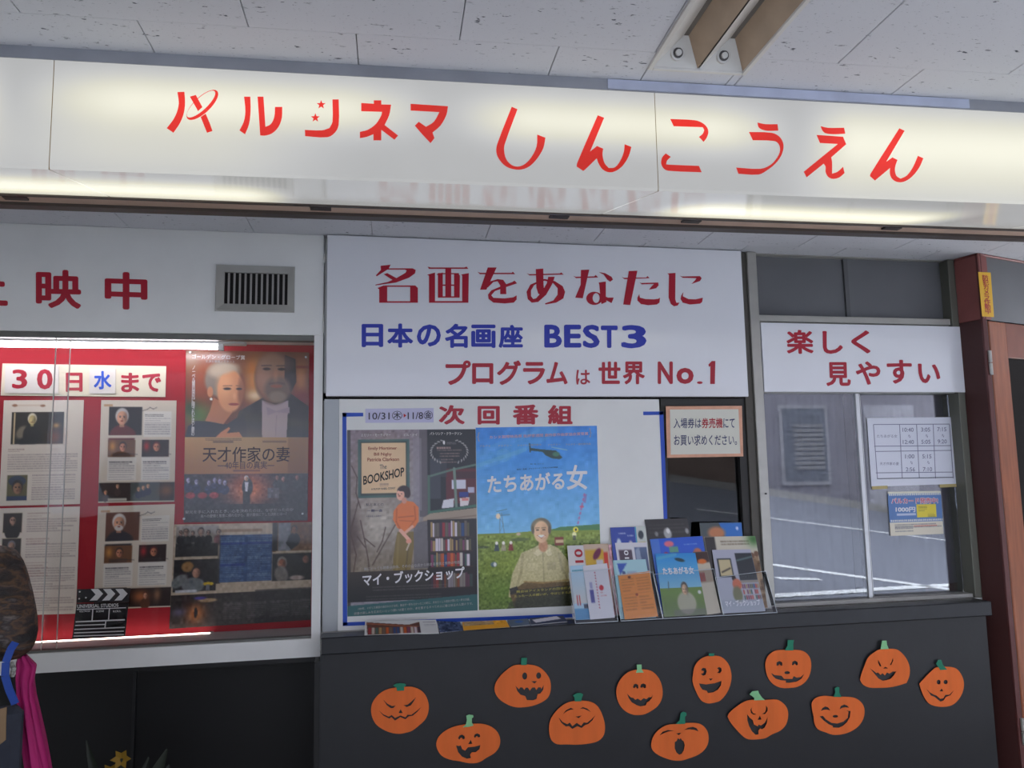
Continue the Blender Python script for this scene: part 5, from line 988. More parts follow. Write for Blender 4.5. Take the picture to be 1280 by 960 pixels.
q = [(819, 692), (869, 691), (884, 768), (830, 771.5)]; P = N_((60, 150, 214), 60, 90); P.vgrad(0, 56, (40, 140, 216), (130, 190, 220)); P.vgrad(56, 100, (110, 140, 60), (100, 120, 70)); P.line([(4, 8), (50, 2)], 5, (120, 190, 200), .4); P.ell(58, 11, 12, 3, (30, 60, 70), .4, rot=.15)
P.line([(22, 46), (20, 58)], 2, (70, 90, 110)); P.ell(58, 80, 22, 18, (176, 172, 148), .2); P.face(58, 58, 8.5, (206, 170, 136), (66, 60, 54)); P.rect(25, 90, 100, 100, (110, 110, 100), .6); P.ell(92, 64, 4, 3, (220, 220, 215), .4)
leaf('flyer', q, 0, P, 'small sky blue flyer of the woman-in-a-field film at the front of the third holder', 'flyer', extra=lt('たちあがる女', q, 12, 22, 88, 34, mat('bright_white_ink', (236, 234, 238), .6), .05))
# holder 4
q = [(874.5, 653.5), (927, 653), (936, 760), (885, 764)]; P = N_((70, 80, 84), 50, 70); P.poly([(45, 0), (100, 0), (100, 60), (60, 20)], (30, 110, 196)); P.ell(38, 12, 20, 7, (190, 120, 76), .5); P.rect(0, 16, 60, 20, (150, 100, 70), .5); P.ell(88, 7, 3, 2, (180, 200, 230), .5)
leaf('flyer', q, 5, P, 'grey and bright blue flyer standing highest in the fourth holder', 'flyer')
q = [(880, 671), (944, 670), (960, 760), (895, 766)]; P = N_((206, 198, 180), 60, 80); P.rect(0, 0, 20, 100, (44, 36, 36)); P.rows(30, 6, 86, 12, 4, (110, 96, 80), .7); P.glow(96, 4, 14, 10, (50, 110, 40), .95); P.rect(20, 26, 100, 100, (130, 100, 66)); P.noise(22, 4, x0=20, y0=24)
for k in range(9): P.ell(24 + k * 9, 25 + (k % 2) * 2, 5, 4, (110, 76, 50), .4)
leaf('flyer', q, 3, P, 'cream flyer with brown crowd scene and green corner behind the small bookshop flyer', 'flyer')
q = [(890, 687.4), (938, 686.5), (957, 764), (903, 767)]; P = N_((150, 150, 164), 64, 100); P.vgrad(0, 100, (176, 176, 196), (176, 178, 190)); P.rect(56, 6, 100, 50, (38, 42, 50)); P.line([(58, 18), (100, 12)], 3, (80, 100, 100)); P.rect(8, 14, 44, 44, (44, 50, 56)); P.rect(12, 16, 41, 42, (196, 180, 140)); P.line([(16, 36), (38, 30)], 3, (90, 80, 70)); P.rect(56, 50, 100, 54, (150, 140, 130))
for k in range(3):
    for j in range(9): P.rect(58 + j * 4.6, 56 + k * 9, 61.6 + j * 4.6, 63 + k * 9, pal[rng.randrange(12)], .9)
P.ell(42, 46, 5, 5, (50, 36, 34), .4); P.ell(47, 56, 11, 9, (208, 110, 76), .3); P.ell(44, 72, 11, 13, (120, 118, 84), .4); P.rect(0, 80, 100, 100, (160, 166, 180), .7)
leaf('flyer', q, 0, P, 'small bookshop film flyer with woman in orange at the front of the fourth holder', 'flyer', extra=lt('マイ・ブックショップ', q, 10, 80, 92, 90, mat('bright_white_ink', (236, 234, 238), .6), .04))
# clear holders
acr = glass_mat('clear_acrylic', .0, (.985, .99, .995), 1.25); edge = mat('frosted_acrylic_edge', (196, 204, 212), .3)
for i, (q, lab) in enumerate((([(711, 716), (763, 711), (772, 772), (719, 776.5)], 'clear acrylic leaflet holder farthest left, with the white booklet'), ([(766, 720), (816, 715), (828, 771), (776, 775.5)], 'clear acrylic leaflet holder with the orange flyer'),
        ([(817, 718), (892, 711), (904, 768), (829, 773)], 'clear acrylic leaflet holder with the sky blue flyer'), ([(894, 722), (957, 714), (971, 764), (905, 768.5)], 'clear acrylic leaflet holder farthest right, with the small bookshop flyer'))):
    pl = LP(-1.2); qq = [pl(*c) for c in q]
    for k in (2, 3):
        dz = ZL + .0015 - qq[k].z; qq[k] = qq[k] + Vector((0, math.sin(TH), math.cos(TH))) * (dz / math.cos(TH))
    h = thing('leaflet_holder', lab, 'leaflet holder', (qq[3] + qq[2]) / 2, 'clear leaflet holders on the ledge')
    obj('front_panel', MB().slab(qq, pl.n, .002), acr, h)
    bk = [v - pl.n * .030 for v in qq]; ex = (Vector((0, math.sin(TH), math.cos(TH))) * .12); bk2 = [bk[0] + ex, bk[1] + ex, bk[2], bk[3]]
    obj('back_panel', MB().slab(bk2, pl.n, .002), acr, h)
    for a, b_ in ((0, 3), (1, 2)): obj('side_panel', MB().add([qq[a], qq[b_], bk[b_] - pl.n * .0, bk[a]], [(0, 1, 2, 3)]), acr, h)
    for k, (a, b_) in enumerate(((0, 1), (1, 2), (0, 3), (3, 2))): obj('edge', MB().tube([qq[a] + pl.n * .0006, qq[b_] + pl.n * .0006], .0011 if k < 3 else .0016, 6), edge, h)
# flyers lying on the ledge
FP = Plane((0, 3.139, ZL + .001), (0, -math.cos(math.radians(58)), math.sin(math.radians(58))))
def flat(q, P, label, cat='flyer'):
    qq = [FP(*c) for c in q]; o = P.build('flyer', qq, FP.n, None, thick=.004); return tagit(o, label, cat)
P = N_((206, 206, 206), 90, 30); P.poly([(2, 10), (60, 34), (76, 14), (76, 95), (4, 98)], (96, 60, 50)); 
for j in range(15): P.rect(5 + j * 4.8, 50, 8.6 + j * 4.8, 96, pal[rng.randrange(12)], .9)
P.line([(6, 22), (70, 48)], 8, (170, 100, 70), .7); P.rows(80, 14, 98, 22, 8, (60, 60, 70), .9); P.rows(82, 34, 98, 48, 8, (150, 150, 160), .7)
flat([(456.4, 776), (545, 774.5), (548.7, 791), (455.5, 794)], P, 'white-edged flyer of colourful book spines lying at the left end of the ledge')
P = N_((52, 66, 96), 40, 20); P.noise(12, 3); flat([(546, 776), (575, 777.5), (578.5, 788), (550, 790.5)], P, 'dark blue flyer lying between the book-spine flyer and the orange one')
P = N_((214, 150, 40), 60, 20); P.rect(2, 0, 70, 50, (150, 130, 110), .8); P.noise(8, 3, y1=50); flat([(578, 777.5), (632, 775), (637, 783.5), (579.5, 788)], P, 'orange-edged flyer lying in the middle of the ledge')
P = N_((86, 98, 116), 40, 20); P.ell(50, 40, 20, 20, (50, 90, 150), .5); flat([(634, 775), (660, 773), (663, 780.5), (639, 783)], P, 'blue-grey flyer lying just right of the orange-edged flyer')
P = N_((52, 60, 84), 50, 20); P.poly([(6, 30), (80, 0), (88, 50), (14, 80)], (196, 192, 200)); flat([(662, 772.5), (704, 769.5), (709, 776.5), (664, 780.5)], P, 'dark flyer with white slip lying beside the leaflet holders')

# ================================================================== PAPER PUMPKINS
WP = PY(3.165); dkg = mat('dark_green_paper', (32, 128, 98), .7); ltg = mat('light_green_paper', (140, 204, 148), .7)
def eln(cx, cy_, rx, ry): return [(cx + rx * math.cos(a * math.pi / 7), cy_ + ry * math.sin(a * math.pi / 7)) for a in range(14)]
PK = [((455, 845), .083333, 'angry pumpkin cutout with slanted brows, farthest left', [(420, 175), (300, 215), (200, 290), (125, 400), (105, 510), (125, 620), (180, 720), (280, 795), (400, 845), (520, 862), (610, 850), (720, 815), (830, 730), (920, 640), (965, 520), (965, 400), (920, 280), (840, 200), (720, 155), (620, 155)],
  [[(285, 345), (350, 410), (420, 445), (475, 435), (440, 475), (400, 478), (340, 430)], [(590, 430), (650, 425), (700, 385), (780, 310), (740, 380), (700, 435), (640, 460)], [(548, 490), (578, 550), (518, 550)], [(215, 505), (290, 570), (370, 605), (415, 580), (465, 625), (545, 585), (620, 615), (650, 575), (710, 575), (790, 515), (860, 455), (800, 530), (730, 590), (670, 600), (620, 645), (545, 610), (465, 665), (410, 610), (380, 635), (290, 590)]],
  [(435, 130), (480, 105), (550, 97), (610, 105), (628, 125), (600, 160), (600, 210), (495, 215), (485, 170)], dkg),
 ((535, 885), .078125, 'wide pumpkin cutout with light green stem and crooked grin', [(560, 255), (420, 285), (280, 350), (170, 450), (130, 560), (150, 660), (220, 760), (350, 820), (500, 845), (640, 875), (760, 875), (850, 845), (930, 790), (1050, 720), (1130, 620), (1150, 500), (1110, 380), (1010, 290), (880, 245), (730, 240)],
  [[(478, 470), (500, 430), (540, 415), (580, 440), (585, 480), (555, 495), (540, 465), (515, 470), (500, 500)], [(730, 445), (745, 410), (785, 395), (825, 415), (830, 450), (800, 465), (785, 440), (765, 445), (750, 472)], [(680, 500), (705, 565), (638, 570)], [(445, 590), (490, 600), (520, 590), (545, 650), (590, 675), (635, 620), (740, 610), (835, 585), (820, 650), (760, 700), (700, 700), (670, 740), (685, 795), (620, 805), (540, 770), (480, 700)]],
  [(605, 110), (650, 90), (715, 100), (720, 130), (695, 150), (695, 220), (725, 265), (640, 290), (550, 295), (600, 250), (615, 180)], ltg),
 ((610, 815), .078125, 'pumpkin cutout with oval eyes and toothy mouth set to its right', [(520, 195), (400, 210), (280, 290), (170, 400), (105, 520), (105, 630), (170, 740), (280, 820), (400, 870), (520, 882), (700, 860), (860, 800), (960, 720), (1000, 600), (990, 450), (930, 340), (830, 245), (700, 200)],
  [eln(582, 378, 40, 58), eln(805, 372, 40, 52), [(690, 462), (780, 460), (740, 500)], [(435, 535), (490, 590), (510, 560), (545, 560), (575, 600), (600, 565), (635, 565), (665, 615), (700, 565), (745, 560), (770, 605), (800, 560), (840, 560), (850, 590), (890, 520), (880, 600), (835, 660), (790, 670), (775, 745), (720, 768), (620, 765), (590, 700), (520, 680), (465, 620)]],
  [(525, 85), (615, 85), (610, 200), (520, 200)], dkg),
 ((675, 860), .083333, 'flat-bottomed pumpkin cutout with closed happy eyes and wide smile', [(500, 185), (380, 220), (260, 310), (165, 430), (130, 550), (135, 680), (170, 780), (250, 835), (400, 840), (560, 845), (760, 825), (880, 785), (955, 700), (970, 560), (930, 400), (860, 270), (760, 200), (620, 182)],
  [[(335, 385), (380, 325), (450, 290), (500, 310), (450, 315), (390, 345)], [(590, 305), (635, 278), (700, 300), (760, 355), (700, 325), (640, 300)], [(525, 420), (560, 418), (618, 405), (575, 445)], [(270, 430), (330, 500), (400, 535), (440, 510), (480, 565), (545, 515), (610, 560), (650, 510), (700, 515), (770, 460), (825, 400), (780, 480), (720, 535), (670, 550), (620, 595), (555, 565), (480, 608), (430, 565), (380, 570), (310, 510)]],
  [(480, 100), (540, 65), (600, 63), (638, 85), (615, 140), (610, 190), (510, 190), (505, 130)], dkg),
 ((760, 820), .083333, 'round pumpkin cutout with two eyes close together and light green stem', [(400, 195), (280, 235), (180, 330), (120, 460), (120, 600), (170, 730), (250, 820), (350, 870), (440, 882), (540, 870), (640, 820), (740, 740), (800, 620), (800, 470), (750, 330), (660, 230), (560, 192)],
  [[(360, 460), (375, 415), (405, 405), (440, 425), (445, 475), (425, 480), (405, 450), (385, 475)], [(470, 455), (480, 415), (515, 400), (555, 420), (555, 465), (535, 475), (512, 455), (490, 470)], [(275, 555), (335, 615), (370, 620), (400, 650), (435, 630), (480, 660), (525, 625), (565, 640), (600, 610), (640, 610), (660, 560), (650, 620), (610, 670), (575, 690), (560, 735), (480, 750), (420, 730), (350, 690), (300, 620)]],
  [(408, 115), (480, 113), (485, 190), (515, 235), (400, 238), (415, 190)], ltg),
 ((800, 880), .078125, 'yawning pumpkin cutout with tall oval open mouth', [(560, 310), (420, 325), (300, 390), (210, 490), (168, 620), (185, 720), (270, 800), (400, 860), (520, 895), (650, 900), (760, 870), (920, 810), (1030, 720), (1085, 600), (1075, 450), (1010, 350), (920, 300), (760, 292)],
  [[(295, 495), (350, 430), (430, 405), (540, 415), (440, 430), (370, 455)], [(690, 405), (750, 370), (830, 355), (890, 375), (925, 430), (860, 405), (780, 395)], [(565, 460), (648, 450), (612, 490)], [(545, 600), (575, 580), (595, 535), (620, 560), (640, 535), (660, 570), (690, 590), (708, 650), (695, 730), (660, 790), (620, 805), (575, 770), (545, 700)]],
  [(630, 130), (670, 108), (720, 125), (725, 165), (700, 190), (705, 305), (550, 308), (615, 250)], dkg),
 ((855, 805), .083333, 'tall egg-shaped pumpkin cutout with open laughing mouth', [(340, 170), (230, 220), (150, 320), (125, 450), (120, 560), (170, 700), (250, 840), (340, 885), (430, 880), (540, 840), (640, 710), (690, 560), (690, 420), (640, 280), (540, 185), (440, 165)],
  [[(240, 385), (265, 350), (310, 355), (328, 405), (310, 455), (275, 470), (240, 440), (275, 430), (285, 400)], [(480, 355), (510, 335), (545, 355), (550, 395), (525, 430), (480, 425), (505, 400), (505, 375)], [(360, 510), (420, 512), (388, 545)], [(215, 585), (320, 600), (450, 580), (550, 545), (545, 610), (500, 680), (430, 720), (350, 730), (330, 695), (270, 680), (235, 635)]],
  [(348, 130), (432, 130), (428, 172), (350, 172)], dkg),
 ((900, 855), .078125, 'pumpkin cutout pointed at its left side with light green hooked stem', [(480, 240), (370, 265), (230, 360), (130, 450), (105, 510), (150, 600), (250, 720), (370, 840), (450, 880), (600, 880), (720, 860), (820, 800), (950, 740), (1040, 640), (1070, 500), (1050, 380), (980, 290), (880, 235), (700, 240)],
  [[(490, 355), (485, 410), (510, 455), (560, 470), (515, 480), (475, 450), (465, 400)], [(710, 325), (740, 370), (740, 420), (700, 470), (650, 465), (700, 440), (712, 390)], [(620, 492), (650, 560), (585, 562)], [(415, 470), (460, 530), (510, 570), (530, 640), (590, 670), (600, 640), (640, 655), (700, 610), (745, 520), (735, 620), (700, 690), (660, 720), (630, 700), (605, 740), (608, 800), (560, 808), (500, 750), (450, 660), (420, 570)]],
  [(440, 150), (480, 100), (575, 88), (590, 130), (640, 200), (690, 240), (515, 245), (520, 210), (480, 175)], ltg),
 ((945, 790), .078125, 'pumpkin cutout with oval nose and wide thin grin', [(420, 280), (300, 290), (190, 360), (140, 470), (145, 600), (190, 740), (280, 840), (400, 890), (540, 890), (660, 870), (780, 790), (850, 660), (865, 500), (830, 380), (740, 300), (620, 280)],
  [[(315, 530), (315, 480), (360, 458), (405, 480), (410, 530), (385, 535), (362, 510), (340, 535)], [(560, 520), (565, 470), (605, 450), (650, 475), (655, 515), (630, 530), (605, 500), (580, 528)], eln(487, 645, 45, 25), [(230, 650), (290, 685), (350, 690), (400, 695), (440, 745), (570, 745), (590, 700), (640, 725), (700, 715), (760, 660), (720, 740), (640, 790), (520, 810), (465, 805), (470, 775), (400, 770), (310, 745), (260, 700)]],
  [(480, 120), (580, 118), (570, 190), (575, 285), (435, 285), (480, 210)], dkg),
 ((1005, 850), .078125, 'squarish pumpkin cutout with smiling eyes and crescent smile', [(440, 258), (300, 245), (170, 280), (110, 350), (110, 450), (140, 580), (150, 680), (210, 780), (330, 830), (450, 870), (600, 865), (740, 820), (860, 740), (940, 620), (960, 480), (920, 370), (820, 290), (700, 265)],
  [[(250, 490), (280, 440), (325, 415), (370, 430), (410, 480), (350, 465), (300, 470)], [(555, 465), (575, 410), (630, 385), (680, 405), (710, 440), (650, 430), (600, 440)], eln(490, 575, 45, 22), [(235, 575), (290, 565), (340, 625), (430, 680), (520, 690), (620, 660), (690, 600), (700, 500), (665, 485), (735, 490), (725, 590), (680, 670), (620, 725), (550, 760), (450, 755), (450, 730), (380, 700), (300, 640)]],
  [(470, 125), (510, 98), (545, 110), (545, 190), (580, 265), (450, 260), (480, 190)], dkg),
 ((1065, 790), .078125, 'bell-shaped pumpkin cutout with scowling eyes and light green stem', [(420, 265), (320, 320), (230, 400), (180, 530), (130, 680), (115, 760), (170, 840), (270, 885), (420, 890), (600, 880), (740, 850), (860, 810), (900, 700), (900, 560), (850, 430), (770, 330), (680, 268), (560, 258)],
  [[(390, 430), (415, 470), (450, 540), (425, 545), (395, 490)], [(625, 400), (635, 450), (605, 525), (585, 515), (610, 460)], [(475, 578), (510, 548), (560, 575)], [(265, 570), (320, 610), (370, 650), (400, 640), (440, 680), (470, 650), (510, 690), (540, 640), (580, 660), (630, 625), (690, 625), (650, 690), (600, 745), (540, 765), (480, 775), (410, 740), (350, 670)]],
  [(440, 127), (510, 125), (520, 190), (550, 260), (420, 265), (430, 200)], ltg),
 ((1140, 815), .078125, 'pumpkin cutout with round eyes and curled green stem, farthest right', [(370, 240), (290, 300), (190, 400), (100, 500), (130, 600), (180, 720), (260, 820), (380, 865), (540, 870), (660, 830), (760, 720), (810, 600), (815, 470), (770, 350), (690, 260), (580, 232)],
  [eln(410, 475, 33, 38), eln(523, 475, 35, 35), [(462, 575), (485, 625), (425, 625)], [(210, 580), (270, 640), (340, 680), (375, 690), (440, 745), (490, 735), (520, 680), (580, 680), (665, 605), (600, 690), (530, 715), (495, 770), (445, 790), (400, 755), (350, 715), (290, 690)]],
  [(358, 180), (390, 120), (440, 118), (465, 190), (515, 250), (540, 275), (430, 280), (395, 230)], dkg)]
def cut_mb(loops, th):                 # filled outline with holes, extruded; loops in metres (x, z)
    cu = bpy.data.curves.new('t', 'CURVE'); cu.dimensions = '2D'; cu.fill_mode = 'BOTH'; cu.extrude = th / 2
    for lp in loops:
        s_ = cu.splines.new('POLY'); s_.points.add(len(lp) - 1); s_.use_cyclic_u = True
        for q, (x, z) in zip(s_.points, lp): q.co = (x, z, 0, 1)
    o = bpy.data.objects.new('t', cu); COL.objects.link(o); dg = bpy.context.evaluated_depsgraph_get(); dg.update(); me = o.evaluated_get(dg).to_mesh()
    v = [tuple(x.co) for x in me.vertices]; f = [tuple(q.vertices) for q in me.polygons]; bpy.data.objects.remove(o); bpy.data.curves.remove(cu); return v, f
for k, (og, s_, lab, body, holes, stem, sm) in enumerate(PK):
    P3 = lambda c: WP(og[0] + c[0] * s_, og[1] + c[1] * s_)
    bod = [P3(c) for c in smooth(body, 3)]; cx = sum(v.x for v in bod) / len(bod); cz = sum(v.z for v in bod) / len(bod)
    zt = max(v.z for v in bod); zb_ = min(v.z for v in bod); xw = max(abs(v.x - cx) for v in bod); tw_ = rng.uniform(-.25, .25); lean = rng.uniform(.02, .07)
    def yoff(x, z): return 3.165 - .0035 - lean * (z - zb_) + tw_ * .08 * (x - cx)
    t = thing('paper_pumpkin', lab + ', black wall', 'decoration', (cx, 3.162, zb_), 'orange paper pumpkins on the black wall')
    v, f = cut_mb([[(q.x, q.z) for q in bod]] + [[(P3(c).x, P3(c).z) for c in h] for h in holes], .0012)
    mb = MB().add([(x, yoff(x, z) - y, z) for x, z, y in v], f)
    obj('face', mb, mat('orange_paper', (232, 112, 46), .75, noise=.07, nscale=26, stretch=(1, 1, .12)), t)
    v, f = cut_mb([[(P3(c).x, P3(c).z) for c in stem]], .0012)
    obj('stem', MB().add([(x, yoff(x, z) - .002 - y, z) for x, z, y in v], f), sm, t)

# ================================================================== PERSON AT THE LEFT EDGE
def skin_mesh(name, verts, edges, radii, root, mt, parent, sub_=2, label=None, smooth_=True):
    me = bpy.data.meshes.new('t'); org = LOC[parent.name]; me.from_pydata([tuple(Vector(v) - org) for v in verts], edges, []); o = bpy.data.objects.new('t', me); COL.objects.link(o)
    sk = o.modifiers.new('s', 'SKIN'); 
    if not me.skin_vertices: me.attributes  # the modifier adds the layer
    for i, r in enumerate(radii): me.skin_vertices[0].data[i].radius = r if isinstance(r, tuple) else (r, r); me.skin_vertices[0].data[i].use_root = (i == root)
    ss = o.modifiers.new('u', 'SUBSURF'); ss.levels = sub_; ss.render_levels = sub_
    dg = bpy.context.evaluated_depsgraph_get(); dg.update(); m2 = bpy.data.meshes.new_from_object(o.evaluated_get(dg)); bpy.data.objects.remove(o)
    m2.name = name; m2.materials.clear(); m2.materials.append(mt); m2.polygons.foreach_set('use_smooth', [True] * len(m2.polygons))
    o = bpy.data.objects.new(name, m2); COL.objects.link(o); o.parent = parent; LOC[o.name] = org
    if label: o['label'] = label
    return o
PX_, PYY = -1.09, 2.36
per = thing('person', 'person at the left edge in brown patterned jacket with a pink coat over one arm', 'person', (PX_, PYY, FL))
S = []; E_ = []; R_ = []
def jn(p_, r, prev=None):
    S.append(p_); R_.append(r); 
    if prev is not None: E_.append((prev, len(S) - 1))
    return len(S) - 1
pel = jn((PX_, PYY, -.70), (.145, .10)); ab = jn((PX_, PYY + .01, -.52), (.13, .095), pel); ch = jn((PX_, PYY + .01, -.30), (.15, .10), ab); nk = jn((PX_, PYY + .02, -.10), .052, ch); hd0 = jn((PX_, PYY + .05, -.01), .06, nk)
ARM = {}
for sg_, el, wr in ((1, (-.830, 2.26, -.385), (-.975, 2.40, -.44)), (-1, (PX_ - .27, 2.34, -.42), (PX_ - .24, 2.50, -.60))):
    sh = jn((PX_ + sg_ * .185, PYY, -.19), .058, ch); e1 = jn(el, .041, sh); w1 = jn(wr, .026, e1); d = (Vector(wr) - Vector(el)).normalized(); hp = Vector(wr) + d * .05; h1 = jn(tuple(hp), (.036, .018), w1)
    ARM[sg_] = (Vector(wr), hp, d)
    sd_ = d.cross(Vector((0, 0, 1))).normalized()
    for q in range(4):
        o_ = (q - 1.5) * .018; ln = (.075, .085, .08, .062)[q]; a = hp + sd_ * o_ + d * .035; b_ = a + d * ln * .5 + Vector((0, 0, -.012)); c = b_ + d * ln * .15 + Vector((0, 0, -ln * .42))
        i = jn(tuple(a), .0095, h1); i = jn(tuple(b_), .0088, i); jn(tuple(c), .0075, i)
    a = Vector(wr) + d * .025 + sd_ * .032; i = jn(tuple(a), .0115, w1); jn(tuple(a + d * .04 + sd_ * .012 + Vector((0, 0, -.015))), .009, i)
for sg_ in (1, -1):
    hp = jn((PX_ + sg_ * .09, PYY, -.78), .082, pel); kn = jn((PX_ + sg_ * .10, PYY + .02, -1.07), .058, hp); an = jn((PX_ + sg_ * .11, PYY - .01, -1.42), .038, kn); tx = jn((PX_ + sg_ * .115, PYY + .07, -1.465), .034, an); jn((PX_ + sg_ * .12, PYY + .15, -1.475), .026, tx)
skin_m = mat('skin', (176, 128, 104), .55, noise=.04, nscale=20)
skin_mesh('body', S, E_, R_, 0, skin_m, per)
# head with face
bm = bmesh.new(); bmesh.ops.create_uvsphere(bm, u_segments=28, v_segments=20, radius=1); HCc = Vector((PX_, PYY + .065, .035))
for v in bm.verts:
    x, y, z = v.co; w_ = 1 - .22 * max(0, -z); nose = math.exp(-((x / .16) ** 2 + ((z + .12) / .28) ** 2)) * (y > 0) * .16; brow = -math.exp(-(((abs(x) - .38) / .2) ** 2 + ((z - .12) / .16) ** 2)) * (y > 0) * .07; mouth = math.exp(-((x / .3) ** 2 + ((z + .5) / .09) ** 2)) * (y > 0) * .04
    ear = math.exp(-(((y + .02) / .18) ** 2 + ((z + .02) / .26) ** 2)) * (abs(x) > .85) * .14
    v.co = HCc + Vector((x * .074 * w_ * (1 + ear), y * .092 * (1 - .1 * max(0, -z)) + (nose + brow + mouth) * .09, z * .112))
obj('head', MB().bm(bm), skin_m, per, smooth=True)
mb = MB(); bm = bmesh.new(); bmesh.ops.create_uvsphere(bm, u_segments=28, v_segments=18, radius=1)
dl = [v for v in bm.verts if v.co.z < -.75 or (v.co.y > .55 and v.co.z < .45)]; bmesh.ops.delete(bm, geom=dl, context='VERTS')
for v in bm.verts: x, y, z = v.co; v.co = HCc + Vector((x * .086, y * .102 - .008, z * .122 + .004 + .003 * math.sin(x * 30 + y * 20)))
obj('hair', MB().bm(bm), mat('dark_hair', (40, 32, 30), .6, noise=.2, nscale=60, stretch=(3, 3, .3)), per, smooth=True)
for sx_ in (-1, 1): obj('eye', MB().tube([HCc + Vector((sx_ * .028, .082, .012)), HCc + Vector((sx_ * .028, .088, .012))], [.011, .006], 12), mat('dark_eye', (36, 28, 26), .2), per)
# jacket with elbow-length sleeves
jm = mat('brown_patterned_jacket', (84, 62, 48), .55, noise=.0)
N = jm.node_tree.nodes; L = jm.node_tree.links; b = N['Principled BSDF']; tcn = N.new('ShaderNodeNewGeometry'); mpj = N.new('ShaderNodeMapping'); mpj.inputs['Scale'].default_value = (1, 1, 2.4); L.new(tcn.outputs['Position'], mpj.inputs[0])
nz = N.new('ShaderNodeTexNoise'); nz.inputs['Scale'].default_value = 16; nz.inputs['Detail'].default_value = 4; L.new(mpj.outputs[0], nz.inputs[0]); rp = N.new('ShaderNodeValToRGB'); L.new(nz.outputs[0], rp.inputs[0]); L.new(rp.outputs[0], b.inputs['Base Color'])
for i, (po, c) in enumerate(((.38, (22, 18, 18)), (.47, (46, 32, 28)), (.53, (86, 60, 38)), (.6, (38, 28, 26)), (.70, (110, 100, 94)))):
    el_ = rp.color_ramp.elements[i] if i < 2 else rp.color_ramp.elements.new(po); el_.position = po; el_.color = (*srgb(c), 1)
bpj = N.new('ShaderNodeBump'); bpj.inputs['Strength'].default_value = .6; bpj.inputs['Distance'].default_value = .03; L.new(nz.outputs[0], bpj.inputs['Height']); L.new(bpj.outputs[0], b.inputs['Normal'])
S = []; E_ = []; R_ = []
a0_ = jn((PX_, PYY, -.80), (.17, .125)); a1_ = jn((PX_, PYY + .01, -.55), (.155, .115), a0_); a2_ = jn((PX_, PYY + .01, -.30), (.17, .12), a1_); a3_ = jn((PX_, PYY + .01, -.13), (.075, .07), a2_)
for sg_, el in ((1, (-.828, 2.262, -.400)), (-1, (PX_ - .27, 2.34, -.42))):
    sh = jn((PX_ + sg_ * .190, PYY - .005, -.205), .070, a2_); mid = (Vector(S[sh]) * .45 + Vector(el) * .55); m_ = jn(tuple(mid), .070, sh); jn(tuple(Vector(el) + Vector((-.004, 0, -.035))), .071, m_)
skin_mesh('jacket', S, E_, R_, 0, jm, per)
S = []; E_ = []; R_ = []
a0_ = jn((PX_, PYY, -.70), (.155, .118)); 
for sg_ in (1, -1):
    hp = jn((PX_ + sg_ * .09, PYY, -.80), .10, a0_); kn = jn((PX_ + sg_ * .10, PYY + .02, -1.07), .078, hp); an = jn((PX_ + sg_ * .11, PYY - .01, -1.40), .062, kn)
skin_mesh('trousers', S, E_, R_, 0, mat('navy_trousers', (42, 46, 60), .8, noise=.15, nscale=30), per)
for sg_ in (1, -1):
    bm = bmesh.new(); bmesh.ops.create_uvsphere(bm, u_segments=18, v_segments=12, radius=1)
    for v in bm.verts: v.co = Vector((PX_ + sg_ * .118 + v.co.x * .05, PYY + .06 + v.co.y * .14, FL + .04 + max(v.co.z, -.75) * .052))
    obj('shoe', MB().bm(bm), mat('dark_shoe', (34, 32, 34), .5), per, smooth=True)
# shoulder bag with blue strap, and a pink coat over the forearm
def cloth(name, rows, mt, parent=None):      # rows: list of (left point, right point, bulge)
    mb = MB(); nu = 16
    for j, (a, b_, bl) in enumerate(rows):
        a, b_ = Vector(a), Vector(b_)
        for i in range(nu * 2):
            u = (i / (nu - 1)) if i < nu else (2 * nu - 1 - i) / (nu - 1); side = -1 if i < nu else 1
            pnt = a.lerp(b_, u); rip = .010 * math.sin(u * 17 + j * .25) + .006 * math.sin(u * 31 + j)
            mb.v.append((pnt.x, pnt.y + side * bl * (math.sin(u * math.pi) ** .5 if 0 < u < 1 else 0) + rip * (.4 + j / len(rows)), pnt.z + .004 * math.sin(u * 12)))
    n = nu * 2
    for j in range(len(rows) - 1):
        for i in range(n): mb.f.append((j * n + i, j * n + (i + 1) % n, (j + 1) * n + (i + 1) % n, (j + 1) * n + i)); mb.m.append(0)
    mb.f.append(tuple(range(n))); mb.f.append(tuple((len(rows) - 1) * n + i for i in range(n))[::-1]); mb.m += [0, 0]
    return obj(name, mb, mt, parent, smooth=True)
pp = lambda x, y, Y=2.30: PY(Y)(x, y)
rows = [(pp(22, 822), pp(34, 818), .012), (pp(19, 830), pp(46, 832), .024), (pp(20, 842), pp(42, 852), .028), (pp(22, 862), pp(44, 872), .03), (pp(24, 890), pp(50, 895), .034), (pp(29, 925), pp(57, 925), .038), (pp(34, 960), pp(64, 960), .042), (pp(40, 1010), pp(72, 1010), .045), (pp(44, 1060), pp(78, 1060), .045)]
ck = cloth('pink_coat', rows, mat('magenta_fabric', (176, 22, 104), .7, noise=.08, nscale=8, bump=.2, bscale=25)); tagit(ck, 'magenta pink coat hanging from the forearm of the person at left', 'coat')
bag = thing('shoulder_bag', 'dark shoulder bag with bright blue strap carried by the person at left', 'bag', pp(4, 1000, 2.22))
mb = MB(); sp_ = [pp(19, 803, 2.20), pp(13, 812, 2.19), pp(7, 828, 2.185), (pp(6, 845, 2.18)), pp(11, 862, 2.18), pp(19, 880, 2.185)]
